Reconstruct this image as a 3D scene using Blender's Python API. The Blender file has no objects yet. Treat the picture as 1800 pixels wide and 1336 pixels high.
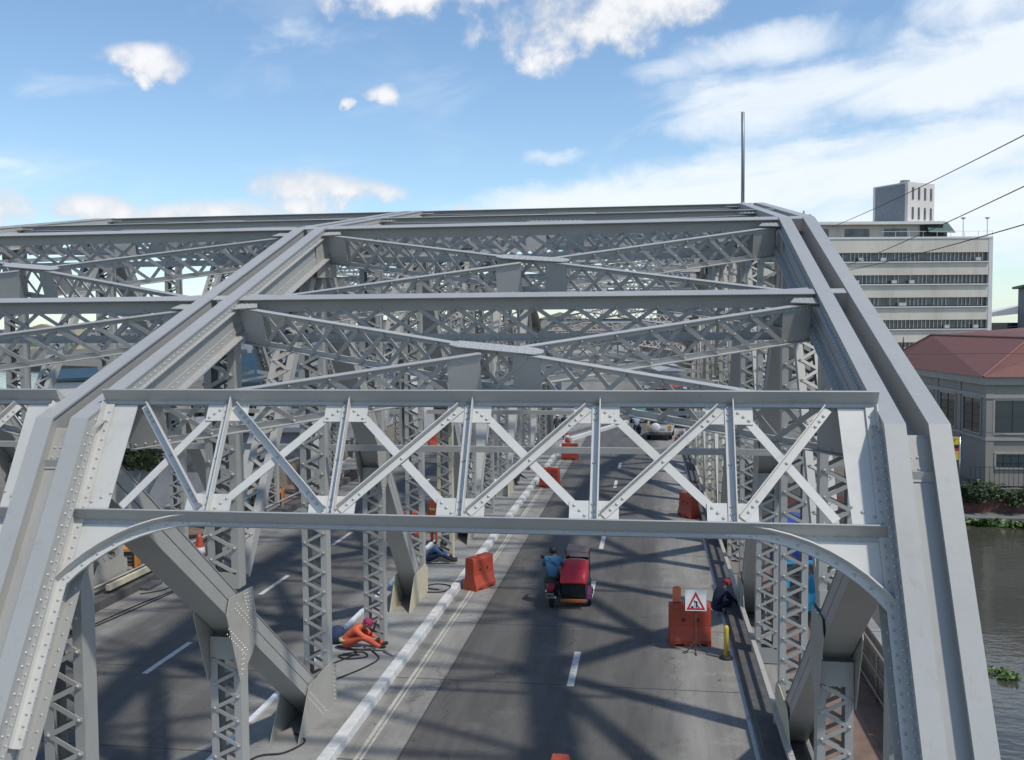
import bpy, math, random
from mathutils import Vector as V, Matrix
R = math.radians
rnd = random.Random(7)
scene = bpy.context.scene
COL = scene.collection

# ------------------------------------------------------------------ camera
cam_d = bpy.data.cameras.new('camera')
cam = bpy.data.objects.new('camera', cam_d)
COL.objects.link(cam)
CAMZ = 7.5
YAW, PITCH, ROLL = 0.1418, 0.0527, 0.0064
fw = V((-math.sin(YAW) * math.cos(PITCH), math.cos(YAW) * math.cos(PITCH), -math.sin(PITCH)))
rt = V((math.cos(YAW), math.sin(YAW), 0))
up = rt.cross(fw)
rt2 = rt * math.cos(ROLL) - up * math.sin(ROLL)
up2 = up * math.cos(ROLL) + rt * math.sin(ROLL)
cam.matrix_world = Matrix(((rt2.x, up2.x, -fw.x, 0), (rt2.y, up2.y, -fw.y, 0), (rt2.z, up2.z, -fw.z, CAMZ), (0, 0, 0, 1)))
cam_d.sensor_width = 36
cam_d.sensor_fit = 'HORIZONTAL'
cam_d.lens = 1709.9 / 1800 * 36
cam_d.clip_start = 0.05
cam_d.clip_end = 6000
scene.camera = cam

# ------------------------------------------------------------------ light
SUN = V((0.46, -0.26, 0.85)).normalized()
EXPOSURE = 0.16
world = bpy.data.worlds.new('World')
scene.world = world
world.use_nodes = True
world.cycles.sampling_method = 'MANUAL'
world.cycles.sample_map_resolution = 256
wn, wl = world.node_tree.nodes, world.node_tree.links
wn.clear()


def wnode(t, **kw):
    n = wn.new(t)
    for k, v in kw.items():
        setattr(n, k, v)
    return n


def wmath(op, a, b=None, c=None, clamp=False):
    n = wn.new('ShaderNodeMath')
    n.operation = op
    n.use_clamp = clamp
    for i, s in enumerate((a, b, c)):
        if s is None:
            continue
        if isinstance(s, (int, float)):
            n.inputs[i].default_value = s
        else:
            wl.new(s, n.inputs[i])
    return n.outputs[0]


def wsmooth(x, lo, hi):
    n = wn.new('ShaderNodeMapRange')
    n.interpolation_type = 'SMOOTHSTEP'
    wl.new(x, n.inputs[0])
    n.inputs[1].default_value, n.inputs[2].default_value = lo, hi
    return n.outputs[0]


def wnoise(vec, scale, detail=6, rough=.55, dist=0):
    n = wn.new('ShaderNodeTexNoise')
    n.inputs['Scale'].default_value = scale
    n.inputs['Detail'].default_value = detail
    n.inputs['Roughness'].default_value = rough
    n.inputs['Distortion'].default_value = dist
    wl.new(vec, n.inputs['Vector'])
    return n.outputs['Fac']


def wmix(fac, a, b):
    n = wn.new('ShaderNodeMix')
    n.data_type = 'RGBA'
    for i, s in ((0, fac), (6, a), (7, b)):
        if isinstance(s, (int, float)):
            n.inputs[i].default_value = s
        elif isinstance(s, tuple):
            n.inputs[i].default_value = (*s, 1)
        else:
            wl.new(s, n.inputs[i])
    return n.outputs[2]


sky = wnode('ShaderNodeTexSky', sky_type='NISHITA', sun_disc=False, sun_elevation=math.asin(SUN.z),
            sun_rotation=math.atan2(SUN.x, SUN.y), altitude=20, air_density=1.0, dust_density=0.25, ozone_density=2.0)
tc = wnode('ShaderNodeTexCoord')
sep = wnode('ShaderNodeSeparateXYZ')
wl.new(tc.outputs['Generated'], sep.inputs[0])
az = wmath('MULTIPLY', wmath('ARCTAN2', sep.outputs[0], sep.outputs[1]), 57.2958)
el = wmath('MULTIPLY', wmath('ARCSINE', sep.outputs[2]), 57.2958)
nA = wnoise(tc.outputs['Generated'], 9, 4, .6)
nB = wnoise(tc.outputs['Generated'], 22, 6, .58)
azw = wmath('ADD', az, wmath('MULTIPLY', wmath('SUBTRACT', nA, .5), 5.0))
elw = wmath('ADD', el, wmath('ADD', wmath('MULTIPLY', wmath('SUBTRACT', nB, .5), 2.0), wmath('MULTIPLY', wmath('SUBTRACT', nA, .5), 1.6)))
# heaped clouds: (azimuth, elevation, half width, half height)
BLOBS = [(-28.4, 14.5, 2.5, 1.05), (-27.6, 14.1, 1.7, .9), (-15.9, 13.25, 1.2, .7), (-17.7, 12.7, .5, .35), (-4.6, 17.3, 6.4, 2.4), (-1.0, 18.4, 5.5, 2.2),
         (-12.0, 19.6, 9.5, 2.6), (-14.5, 18.6, 4.5, 1.3), (-20.0, 8.0, 4.8, 1.25), (-17.6, 7.9, 3.6, .7), (-20.6, 6.9, 1.8, .9), (-31, 6.4, 3.2, 1.2), (-36, 6.2, 2.6, 1.4),
         (-10.6, 6.6, 1.3, .6), (-24.5, 6.3, 4.5, 1.1), (60, 24, 14, 6), (-75, 30, 12, 6), (110, 20, 12, 5), (-130, 24, 14, 5), (165, 33, 15, 6), (-100, 12, 13, 4)]
best = None
for (a0, e0, ra, re_) in BLOBS:
    dx = wmath('DIVIDE', wmath('SUBTRACT', azw, a0), ra)
    dy = wmath('DIVIDE', wmath('SUBTRACT', elw, e0), re_)
    v = wmath('SUBTRACT', 1.0, wmath('ADD', wmath('MULTIPLY', dx, dx), wmath('MULTIPLY', dy, dy)))
    best = v if best is None else wmath('SMOOTH_MAX', best, v, .25)
nmix = wmath('ADD', wmath('MULTIPLY', wmath('SUBTRACT', nA, .5), 2.3), wmath('MULTIPLY', wmath('SUBTRACT', nB, .5), 2.4))
dens = wmath('ADD', best, nmix)
cum = wmath('MULTIPLY', wsmooth(dens, -0.1, 0.95), wsmooth(best, -.6, .15))
shade = wsmooth(wmath('ADD', wmath('MULTIPLY', dens, .55), wmath('MULTIPLY', nB, .8)), .3, 1.3)
# thin high cloud, drawn out along the wind
cmap = wnode('ShaderNodeCombineXYZ')
wl.new(wmath('ADD', wmath('MULTIPLY', az, .055), wmath('MULTIPLY', el, -.02)), cmap.inputs[0])
wl.new(wmath('ADD', wmath('MULTIPLY', el, .15), wmath('MULTIPLY', az, -.014)), cmap.inputs[1])
ci = wnoise(cmap.outputs[0], 2.0, 6, .56, .7)
ci2 = wnoise(cmap.outputs[0], 1.1, 1, .5, 0)
VEILS = [(9.5, 12.8, 9.5, 2.0, 1.2), (17, 13.6, 8, 2.1, 1.3), (6.0, 15.2, 8, 1.4, .8), (8, 8.0, 14, 2.4, 1.4), (-1, 7.0, 11, 1.9, 1.5), (16, 9.2, 12, 2.0, 1.2), (19, 17.5, 5, 2.4, 1.2), (16, 5.5, 14, 2.7, 1.4),
         (-19, 16.4, 9, 1.2, .15), (-32, 12.8, 8, 1.3, .0), (-5.3, 10.2, 2.2, .6, .5), (-36, 8.4, 4, .8, .2), (-21, 9.2, 9, 1.5, .1), (-24, 6.4, 12, 1.3, .3), (55, 12, 28, 5, 1), (-60, 9, 20, 4, .8), (120, 9, 40, 5, .9), (-125, 11, 40, 5, .9)]
vb = None
for (a0, e0, ra, re_, amp) in VEILS:
    dx = wmath('DIVIDE', wmath('SUBTRACT', azw, a0), ra)
    dy = wmath('DIVIDE', wmath('SUBTRACT', elw, wmath('ADD', e0, wmath('MULTIPLY', wmath('SUBTRACT', az, a0), .09))), re_)
    v = wmath('SUBTRACT', amp, wmath('ADD', wmath('MULTIPLY', dx, dx), wmath('MULTIPLY', dy, dy)))
    vb = v if vb is None else wmath('SMOOTH_MAX', vb, v, .3)
vd = wmath('ADD', vb, wmath('MULTIPLY', wmath('SUBTRACT', ci, .5), 3.4))
veil = wmath('MULTIPLY', wsmooth(vd, -.3, 1.35), .9)
wisps = wmath('MULTIPLY', wsmooth(wmath('MULTIPLY', ci, ci2), .26, .5), .28)
veil = wmath('MAXIMUM', veil, wisps)
upm = wsmooth(el, -1, 2)
CW = (6.1, 6.2, 6.35)
CG = (4.2, 4.4, 4.8)
hz = wmath('MULTIPLY', wmath('POWER', 2.718, wmath('MULTIPLY', wmath('MAXIMUM', el, 0), -.26)), .36)
skyt = wn.new('ShaderNodeMix')
skyt.data_type = 'RGBA'
skyt.blend_type = 'MULTIPLY'
skyt.inputs[0].default_value = 1
wl.new(sky.outputs[0], skyt.inputs[6])
skyt.inputs[7].default_value = (.88, .96, .99, 1)
sky2 = wmix(hz, skyt.outputs[2], (3.6, 4.7, 5.5))
c1 = wmix(wmath('MULTIPLY', veil, upm), sky2, (5.8, 6.15, 6.5))
cloudc = wmix(shade, CG, CW)
c2 = wmix(wmath('MULTIPLY', cum, upm), c1, cloudc)
bg = wnode('ShaderNodeBackground')
bg.inputs['Strength'].default_value = 0.145
wl.new(c2, bg.inputs['Color'])
wo = wnode('ShaderNodeOutputWorld')
wl.new(bg.outputs[0], wo.inputs[0])

sun_d = bpy.data.lights.new('sun', 'SUN')
sun_d.energy = 2.75
sun_d.angle = R(2.4)
sun_d.color = (1.0, .94, .84)
sun = bpy.data.objects.new('sun', sun_d)
COL.objects.link(sun)
sun.rotation_euler = (-SUN).to_track_quat('-Z', 'Y').to_euler()
sun.location = (30, -30, 60)
vs = scene.view_settings
vs.view_transform = 'Standard'
vs.look = 'None'
vs.exposure = EXPOSURE
vs.gamma = 1

# ------------------------------------------------------------------ materials
MATS = {}


def mat(name, col, rough=.6, metal=0.0, var=.12, vscale=3.0, bump=0.0, bscale=40, spec=.5, stretch=None, dirt=None, dirt_amt=.0, dscale=1.2,
        trans=0.0, emit=None, obj=False, rand=0.0, rust=0.0):
    if name in MATS:
        return MATS[name]
    m = bpy.data.materials.new(name)
    m.use_nodes = True
    nt = m.node_tree
    b = nt.nodes['Principled BSDF']
    b.inputs['Roughness'].default_value = rough
    b.inputs['Metallic'].default_value = metal
    b.inputs['Specular IOR Level'].default_value = spec
    if trans:
        b.inputs['Transmission Weight'].default_value = trans
    g = nt.nodes.new('ShaderNodeTexCoord' if obj else 'ShaderNodeNewGeometry')
    src = g.outputs['Object'] if obj else g.outputs['Position']
    mp = nt.nodes.new('ShaderNodeMapping')
    mp.inputs['Scale'].default_value = stretch or (1, 1, 1)
    nt.links.new(src, mp.inputs['Vector'])
    n = nt.nodes.new('ShaderNodeTexNoise')
    n.inputs['Scale'].default_value = vscale
    n.inputs['Detail'].default_value = 5
    n.inputs['Roughness'].default_value = .6
    nt.links.new(mp.outputs[0], n.inputs['Vector'])
    mr = nt.nodes.new('ShaderNodeMapRange')
    mr.inputs[1].default_value, mr.inputs[2].default_value = .3, .7
    mr.inputs[3].default_value, mr.inputs[4].default_value = 1 - var, 1 + var
    nt.links.new(n.outputs['Fac'], mr.inputs[0])
    mx = nt.nodes.new('ShaderNodeMix')
    mx.data_type = 'RGBA'
    mx.blend_type = 'MULTIPLY'
    mx.inputs[0].default_value = 1
    mx.inputs[6].default_value = (*col, 1)
    nt.links.new(mr.outputs[0], mx.inputs[7])
    out = mx.outputs[2]
    if rand:
        oi = nt.nodes.new('ShaderNodeObjectInfo')
        r3 = nt.nodes.new('ShaderNodeMapRange')
        r3.inputs[3].default_value, r3.inputs[4].default_value = 1 - rand, 1 + rand
        nt.links.new(oi.outputs['Random'], r3.inputs[0])
        m3 = nt.nodes.new('ShaderNodeMix')
        m3.data_type = 'RGBA'
        m3.blend_type = 'MULTIPLY'
        m3.inputs[0].default_value = 1
        nt.links.new(out, m3.inputs[6])
        nt.links.new(r3.outputs[0], m3.inputs[7])
        out = m3.outputs[2]
    if rust:
        mq = nt.nodes.new('ShaderNodeMapping')
        mq.inputs['Scale'].default_value = (5, 5, .6)
        nt.links.new(src, mq.inputs[0])
        for sc_, th_, vec, cc in ((1.7, .6, mq, (.27, .25, .225)), (7.0, .69, mp, (.2, .12, .075))):
            n4 = nt.nodes.new('ShaderNodeTexNoise')
            n4.inputs['Scale'].default_value = sc_
            n4.inputs['Detail'].default_value = 7
            n4.inputs['Roughness'].default_value = .65
            nt.links.new(vec.outputs[0], n4.inputs['Vector'])
            r4 = nt.nodes.new('ShaderNodeMapRange')
            r4.inputs[1].default_value, r4.inputs[2].default_value = th_, th_ + .12
            r4.inputs[4].default_value = rust
            nt.links.new(n4.outputs['Fac'], r4.inputs[0])
            m4 = nt.nodes.new('ShaderNodeMix')
            m4.data_type = 'RGBA'
            nt.links.new(r4.outputs[0], m4.inputs[0])
            nt.links.new(out, m4.inputs[6])
            m4.inputs[7].default_value = (*cc, 1)
            out = m4.outputs[2]
    if dirt:
        n2 = nt.nodes.new('ShaderNodeTexNoise')
        n2.inputs['Scale'].default_value = dscale
        n2.inputs['Detail'].default_value = 8
        n2.inputs['Roughness'].default_value = .7
        nt.links.new(mp.outputs[0], n2.inputs['Vector'])
        r2 = nt.nodes.new('ShaderNodeMapRange')
        r2.inputs[1].default_value, r2.inputs[2].default_value = .52, .72
        r2.inputs[4].default_value = dirt_amt
        nt.links.new(n2.outputs['Fac'], r2.inputs[0])
        m2 = nt.nodes.new('ShaderNodeMix')
        m2.data_type = 'RGBA'
        nt.links.new(r2.outputs[0], m2.inputs[0])
        nt.links.new(out, m2.inputs[6])
        m2.inputs[7].default_value = (*dirt, 1)
        out = m2.outputs[2]
    nt.links.new(out, b.inputs['Base Color'])
    if bump:
        nb = nt.nodes.new('ShaderNodeTexNoise')
        nb.inputs['Scale'].default_value = bscale
        nb.inputs['Detail'].default_value = 4
        nt.links.new(src, nb.inputs['Vector'])
        bp = nt.nodes.new('ShaderNodeBump')
        bp.inputs['Strength'].default_value = bump
        bp.inputs['Distance'].default_value = .02
        nt.links.new(nb.outputs['Fac'], bp.inputs['Height'])
        nt.links.new(bp.outputs[0], b.inputs['Normal'])
    if emit:
        b.inputs['Emission Color'].default_value = (*emit[0], 1)
        b.inputs['Emission Strength'].default_value = emit[1]
    MATS[name] = m
    return m


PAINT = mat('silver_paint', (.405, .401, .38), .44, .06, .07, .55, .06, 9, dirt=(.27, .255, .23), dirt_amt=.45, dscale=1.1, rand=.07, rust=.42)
PAINT2 = mat('silver_paint_warm', (.40, .385, .345), .5, .03, .08, .7, .06, 9, dirt=(.26, .235, .2), dirt_amt=.5, dscale=1.6, rand=.06, rust=.48)
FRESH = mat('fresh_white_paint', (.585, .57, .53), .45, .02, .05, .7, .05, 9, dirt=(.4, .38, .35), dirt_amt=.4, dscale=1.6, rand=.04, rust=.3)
RIVETM = mat('rivet_paint', (.47, .46, .43), .4, .05, .05)
CREAM = mat('primer_cream', (.55, .50, .36), .7, 0, .1, 6)
WHITEP = mat('white_road_paint', (.60, .60, .585), .65, 0, .12, 5, dirt=(.22, .215, .2), dirt_amt=.7, dscale=2.2)
YELLP = mat('faded_line_paint', (.46, .45, .385), .7, 0, .15, 7, dirt=(.25, .24, .22), dirt_amt=.8, dscale=5)
CONC = mat('concrete', (.27, .265, .25), .85, 0, .16, 2.2, .25, 30, dirt=(.13, .125, .12), dirt_amt=.75, dscale=.9)
CONCD = mat('dark_concrete', (.17, .165, .155), .85, 0, .2, 2, .25, 30, dirt=(.07, .065, .06), dirt_amt=.7, dscale=1.3)
BLACK = mat('black_rubber', (.014, .014, .015), .7, 0, .2, 8)
DARK = mat('dark_metal', (.035, .036, .04), .5, .3, .2, 5)
GLASS = mat('dark_glass', (.018, .022, .026), .08, 0, .1, 2, spec=.8)
CHROME = mat('bright_metal', (.6, .6, .6), .25, .9, .05)
ORANGE = mat('orange_plastic', (.43, .065, .032), .5, 0, .16, 4, dirt=(.2, .06, .045), dirt_amt=.5, dscale=3)
ORANGEB = mat('orange_plastic_bright', (.80, .22, .11), .5, 0, .1, 4)


# ------------------------------------------------------------------ mesh helpers
class MB:
    def __init__(s):
        s.v, s.f, s.m = [], [], []

    def add(s, vs_, fs, mi=0):
        o = len(s.v)
        s.v += [tuple(p) for p in vs_]
        s.f += [tuple(i + o for i in q) for q in fs]
        s.m += [mi] * len(fs)
        return s

    def hexa(s, p, mi=0):   # 8 points: bottom 0-3, top 4-7
        return s.add(p, [(3, 2, 1, 0), (4, 5, 6, 7), (0, 1, 5, 4), (1, 2, 6, 5), (2, 3, 7, 6), (3, 0, 4, 7)], mi)

    def box(s, c, d, rz=0, mi=0, rx=0, ry=0):
        c = V(c)
        h = V(d) / 2
        M = Matrix.Rotation(rz, 3, 'Z') @ Matrix.Rotation(ry, 3, 'Y') @ Matrix.Rotation(rx, 3, 'X')
        return s.hexa([c + M @ V((x * h.x, y * h.y, z * h.z)) for z in (-1, 1) for x, y in ((-1, -1), (1, -1), (1, 1), (-1, 1))], mi)

    def bx(s, x0, x1, y0, y1, z0, z1, mi=0):
        return s.box(((x0 + x1) / 2, (y0 + y1) / 2, (z0 + z1) / 2), (x1 - x0, y1 - y0, z1 - z0), 0, mi)

    def run(s, p0, p1, L, N, l0, l1, n0, n1, e0=0, e1=0, mi=0):
        """box along p0-p1, lateral range l, normal range n, ends mitred by n*e"""
        p0, p1 = V(p0), V(p1)
        A = (p1 - p0).normalized()
        pts = []
        for n in (n0, n1):
            for (p, e, l) in ((p0, e0, l0), (p0, e0, l1), (p1, e1, l1), (p1, e1, l0)):
                pts.append(p + L * l + N * n + A * (n * e))
        return s.hexa(pts, mi)

    def poly(s, pts, off, mi=0):
        """extrude a planar polygon by vector off"""
        n = len(pts)
        a = [V(p) for p in pts]
        b = [p + V(off) for p in a]
        fs = [tuple(range(n - 1, -1, -1)), tuple(range(n, 2 * n))]
        fs += [(i, (i + 1) % n, n + (i + 1) % n, n + i) for i in range(n)]
        return s.add(a + b, fs, mi)

    def tube(s, path, r, seg=8, mi=0, closed=False):
        path = [V(p) for p in path]
        rs = r if isinstance(r, (list, tuple)) else [r] * len(path)
        n = len(path)
        vs_, prev = [], None
        for i, p in enumerate(path):
            if closed:
                t = path[(i + 1) % n] - path[i - 1]
            else:
                t = path[min(i + 1, n - 1)] - path[max(i - 1, 0)]
            t.normalize()
            a = prev - t * prev.dot(t) if prev is not None else t.orthogonal()
            if a.length < 1e-6:
                a = t.orthogonal()
            a.normalize()
            prev = a
            b = t.cross(a)
            vs_ += [p + (a * math.cos(2 * math.pi * j / seg) + b * math.sin(2 * math.pi * j / seg)) * rs[i] for j in range(seg)]
        fs = []
        for i in range(n if closed else n - 1):
            k = (i + 1) % n
            fs += [(i * seg + j, i * seg + (j + 1) % seg, k * seg + (j + 1) % seg, k * seg + j) for j in range(seg)]
        if not closed:
            fs += [tuple(range(seg - 1, -1, -1)), tuple((n - 1) * seg + j for j in range(seg))]
        return s.add(vs_, fs, mi)

    def lathe(s, c, prof, seg=16, axis='Z', mi=0):
        c = V(c)
        vs_ = []
        for (r, h) in prof:
            for j in range(seg):
                a = 2 * math.pi * j / seg
                x, y = r * math.cos(a), r * math.sin(a)
                vs_.append(c + (V((x, y, h)) if axis == 'Z' else V((h, x, y)) if axis == 'X' else V((x, h, y))))
        n = len(prof)
        fs = [(i * seg + j, i * seg + (j + 1) % seg, (i + 1) * seg + (j + 1) % seg, (i + 1) * seg + j) for i in range(n - 1) for j in range(seg)]
        fs += [tuple(range(seg - 1, -1, -1)), tuple((n - 1) * seg + j for j in range(seg))]
        return s.add(vs_, fs, mi)

    def dome(s, p, nrm, r):
        nrm = V(nrm).normalized()
        a = nrm.orthogonal().normalized()
        b = nrm.cross(a)
        vs_ = [V(p) + (a * math.cos(j * 1.0472) + b * math.sin(j * 1.0472)) * r for j in range(6)]
        vs_ += [V(p) + nrm * r * .55 + (a * math.cos(j * 1.0472) + b * math.sin(j * 1.0472)) * r * .65 for j in range(6)]
        vs_.append(V(p) + nrm * r * .8)
        fs = [(j, (j + 1) % 6, 6 + (j + 1) % 6, 6 + j) for j in range(6)] + [(6 + j, 6 + (j + 1) % 6, 12) for j in range(6)]
        return s.add(vs_, fs)

    def mesh(s, name, mats, smooth=False):
        me = bpy.data.meshes.new(name)
        me.from_pydata(s.v, [], s.f)
        for m in (mats if isinstance(mats, (list, tuple)) else [mats]):
            me.materials.append(m)
        if any(s.m):
            me.polygons.foreach_set('material_index', s.m)
        if smooth:
            me.polygons.foreach_set('use_smooth', [True] * len(me.polygons))
        me.update()
        return me

    def build(s, name, mats, parent=None, smooth=False, loc=None, bevel=0):
        o = bpy.data.objects.new(name, s.mesh(name, mats, smooth))
        COL.objects.link(o)
        if parent is not None:
            o.parent = parent
        if loc is not None:
            o.location = loc
        if bevel:
            b = o.modifiers.new('bevel', 'BEVEL')
            b.width = bevel
            b.segments = 2
            b.limit_method = 'ANGLE'
        return o


def tag(o, label=None, cat=None, group=None, kind=None):
    if label:
        o['label'] = label
    if cat:
        o['category'] = cat
    if group:
        o['group'] = group
    if kind:
        o['kind'] = kind
    return o


def empty(name, loc=(0, 0, 0), rz=0, label=None, cat=None, group=None):
    o = bpy.data.objects.new(name, None)
    COL.objects.link(o)
    o.location = loc
    o.rotation_euler = (0, 0, rz)
    o.empty_display_size = .2
    return tag(o, label, cat, group)


def inst(name, me, parent=None, M=None):
    o = bpy.data.objects.new(name, me)
    COL.objects.link(o)
    if parent is not None:
        o.parent = parent
    if M is not None:
        o.matrix_local = M
    return o


def copy_tree(o, parent=None):
    c = o.copy()
    COL.objects.link(c)
    c.parent = parent
    for ch in list(o.children):
        copy_tree(ch, c)
    return c


def scr(p):
    """distance-based size of a point of the place from where the picture was taken"""
    d = V(p) - V((0, 0, CAMZ))
    z = d.dot(fw)
    if z < .5:
        return None
    return z, d.dot(rt2) / z, d.dot(up2) / z

# ------------------------------------------------------------------ the bridge
XT = {'left': -15.45, 'middle': -6.44, 'right': 2.57}
UZ = {1: 6.55, 3: 9.46, 5: 10.72, 7: 11.1, 9: 10.72, 11: 9.46, 13: 6.55}
EPS = 1.75                                   # slope of the end posts


def YK(k):
    return 9.9 if k == 1 else 9.99 + (k - 1) * 4.013


def TOP(k):
    if k in UZ:
        return UZ[k]
    return (UZ[k - 1] + UZ[k + 1]) / 2


YEND = YK(13)
L0Y = YK(1) - 6.55 / EPS
L16Y = YEND + 6.55 / EPS
XV = V((1, 0, 0))
bridge = empty('steel_truss_bridge', (0, 0, 0), 0, 'silver painted riveted steel truss bridge with three lines of arched trusses', 'bridge')
RIV = MB()
LAC = []          # (p0, p1, width, thick, normal, parent, front)


def rivets(p0, p1, nrm, step=.13, r=.016, skip=0):
    p0, p1 = V(p0), V(p1)
    n = max(1, int((p1 - p0).length / step))
    for i in range(n + 1):
        p = p0.lerp(p1, i / n)
        s_ = scr(p)
        if s_ is None or s_[0] > 34:
            continue
        RIV.dome(p, nrm, r)


def nrm_of(p0, p1):
    a = (V(p1) - V(p0)).normalized()
    return XV.cross(a).normalized()      # points up for members that run away


def miter(a, b, c):
    """tan of half the turn at b of the line a-b-c in the YZ plane (convex up = positive)"""
    u, w = (V(b) - V(a)).normalized(), (V(c) - V(b)).normalized()
    t = math.atan2(u.z, u.y) - math.atan2(w.z, w.y)
    return math.tan(t / 2)


CH_D = .54
PRIMER = mat('cream_grey_paint', (.47, .435, .34), .6, 0, .1, 1.5, rand=.08, dirt=(.3, .26, .2), dirt_amt=.5)


def chord_member(name, p0, p1, e0, e1, X, see, parent, near):
    """the built-up chord: two flanged webs, a floor plate sunk between them and angles along the bottom edge"""
    m = MB()
    N = nrm_of(p0, p1)
    q0, q1 = V((X, p0[1], p0[2])), V((X, p1[1], p1[2]))
    rr = lambda *a: m.run(q0, q1, XV, N, *a, e0=e0, e1=e1)
    fd = .15 if name == 'end_post' else .33
    for s in (-1, 1):
        rr(*sorted((s * .105, s * .31)), -.022, 0)
        rr(*sorted((s * .125, s * .143)), -fd, -.022)
        rr(*sorted((s * .265, s * .283)), -CH_D, -.022)
        rr(*sorted((s * .283, s * .297)), -.155, -.03)
        rr(*sorted((s * .283, s * .297)), -CH_D, -CH_D + .14)
        rr(*sorted((s * .297, s * .42)), -CH_D, -CH_D + .016)
        rr(*sorted((s * .297, s * .35)), -.155, -.141)
    rr(-.265, .265, -fd - .016, -fd)
    o = m.build(name, PAINT, parent)
    if near:
        A = (q1 - q0).normalized()
        s = see
        a, b = q0 + A * .15, q1 - A * .15
        rivets(a + XV * s * .297 + N * -.095, b + XV * s * .297 + N * -.095, XV * s, .13)
        rivets(a + XV * s * .297 + N * (-CH_D + .085), b + XV * s * .297 + N * (-CH_D + .085), XV * s, .16)
        rivets(a + XV * s * .365 + N * (-CH_D + .016), b + XV * s * .365 + N * (-CH_D + .016), N, .16)
        rivets(a + XV * s * .326 + N * -.141, b + XV * s * .326 + N * -.141, N, .095, .0155)
    return o


def laced(name, p0, p1, N, parent, w=.245, d=.13, period=.38, see=1, near=False, fm=None, batt=(.3, .3), both=True):
    """a post of two channels joined by zigzag lacing on both open faces"""
    m = MB()
    p0, p1 = V(p0), V(p1)
    A = (p1 - p0).normalized()
    for s in (-1, 1):
        m.run(p0, p1, XV, N, *sorted((s * (w - .02), s * w)), -d, d)
        m.run(p0, p1, XV, N, *sorted((s * (w - .115), s * (w - .02))), d - .014, d)
        m.run(p0, p1, XV, N, *sorted((s * (w - .115), s * (w - .02))), -d, -d + .014)
    for (pp, dd, L) in ((p0, A, batt[0]), (p1, -A, batt[1])):
        if L:
            for s in (-1, 1):
                m.run(pp, pp + dd * L, XV, N, -w + .012, w - .012, *sorted((s * (d + .001), s * (d + .013))))
    o = m.build(name, fm or PAINT, parent)
    Ln = (p1 - p0).length - batt[0] - batt[1]
    if Ln > .4:
        nb = max(2, int(round(Ln / (period / 2))))
        st = p0 + A * batt[0]
        le = w - .06
        for face in (1, -1):
            for i in range(nb):
                sa = 1 if i % 2 == 0 else -1
                a = st + A * (Ln * i / nb) + XV * sa * le + N * face * (d + .007 + (.002 if i % 2 else 0))
                b = st + A * (Ln * (i + 1) / nb) - XV * sa * le + N * face * (d + .007 + (.002 if i % 2 else 0))
                e = (b - a).normalized() * .03
                LAC.append((a - e, b + e, .055, .012, N * face, o, face == 1))
                if near and face == 1:
                    RIV.dome(b + N * .008, N, .024)
    return o


def boxdiag(name, p0, p1, X, parent, w=.22, d=.2):
    m = MB()
    N = nrm_of(p0, p1)
    p0, p1 = V((X, p0[1], p0[2])), V((X, p1[1], p1[2]))
    for s in (-1, 1):
        m.run(p0, p1, XV, N, *sorted((s * (w - .02), s * w)), -d, -.009)
        m.run(p0, p1, XV, N, *sorted((s * (w - .02), s * w)), .009, d)
        m.run(p0, p1, XV, N, *sorted((s * (w - .035), s * (w - .021))), -.05, .05)
        m.run(p0, p1, XV, N, -w - .012, w + .012, *sorted((s * d, s * (d + .014))))
    return m.build(name, PAINT, parent)


def gusset(name, pts, X, s, parent, near, rows=(), th=.014, fm=None):
    """flat plate in the truss plane on side s"""
    m = MB()
    x = X + s * .252
    m.poly([(x, y, z) for (y, z) in pts], (s * th, 0, 0))
    o = m.build(name, fm or PAINT2, parent)
    if near:
        for (a, b, st) in rows:
            rivets((x + s * th, *a), (x + s * th, *b), XV * s, st, .0145)
    return o


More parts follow.
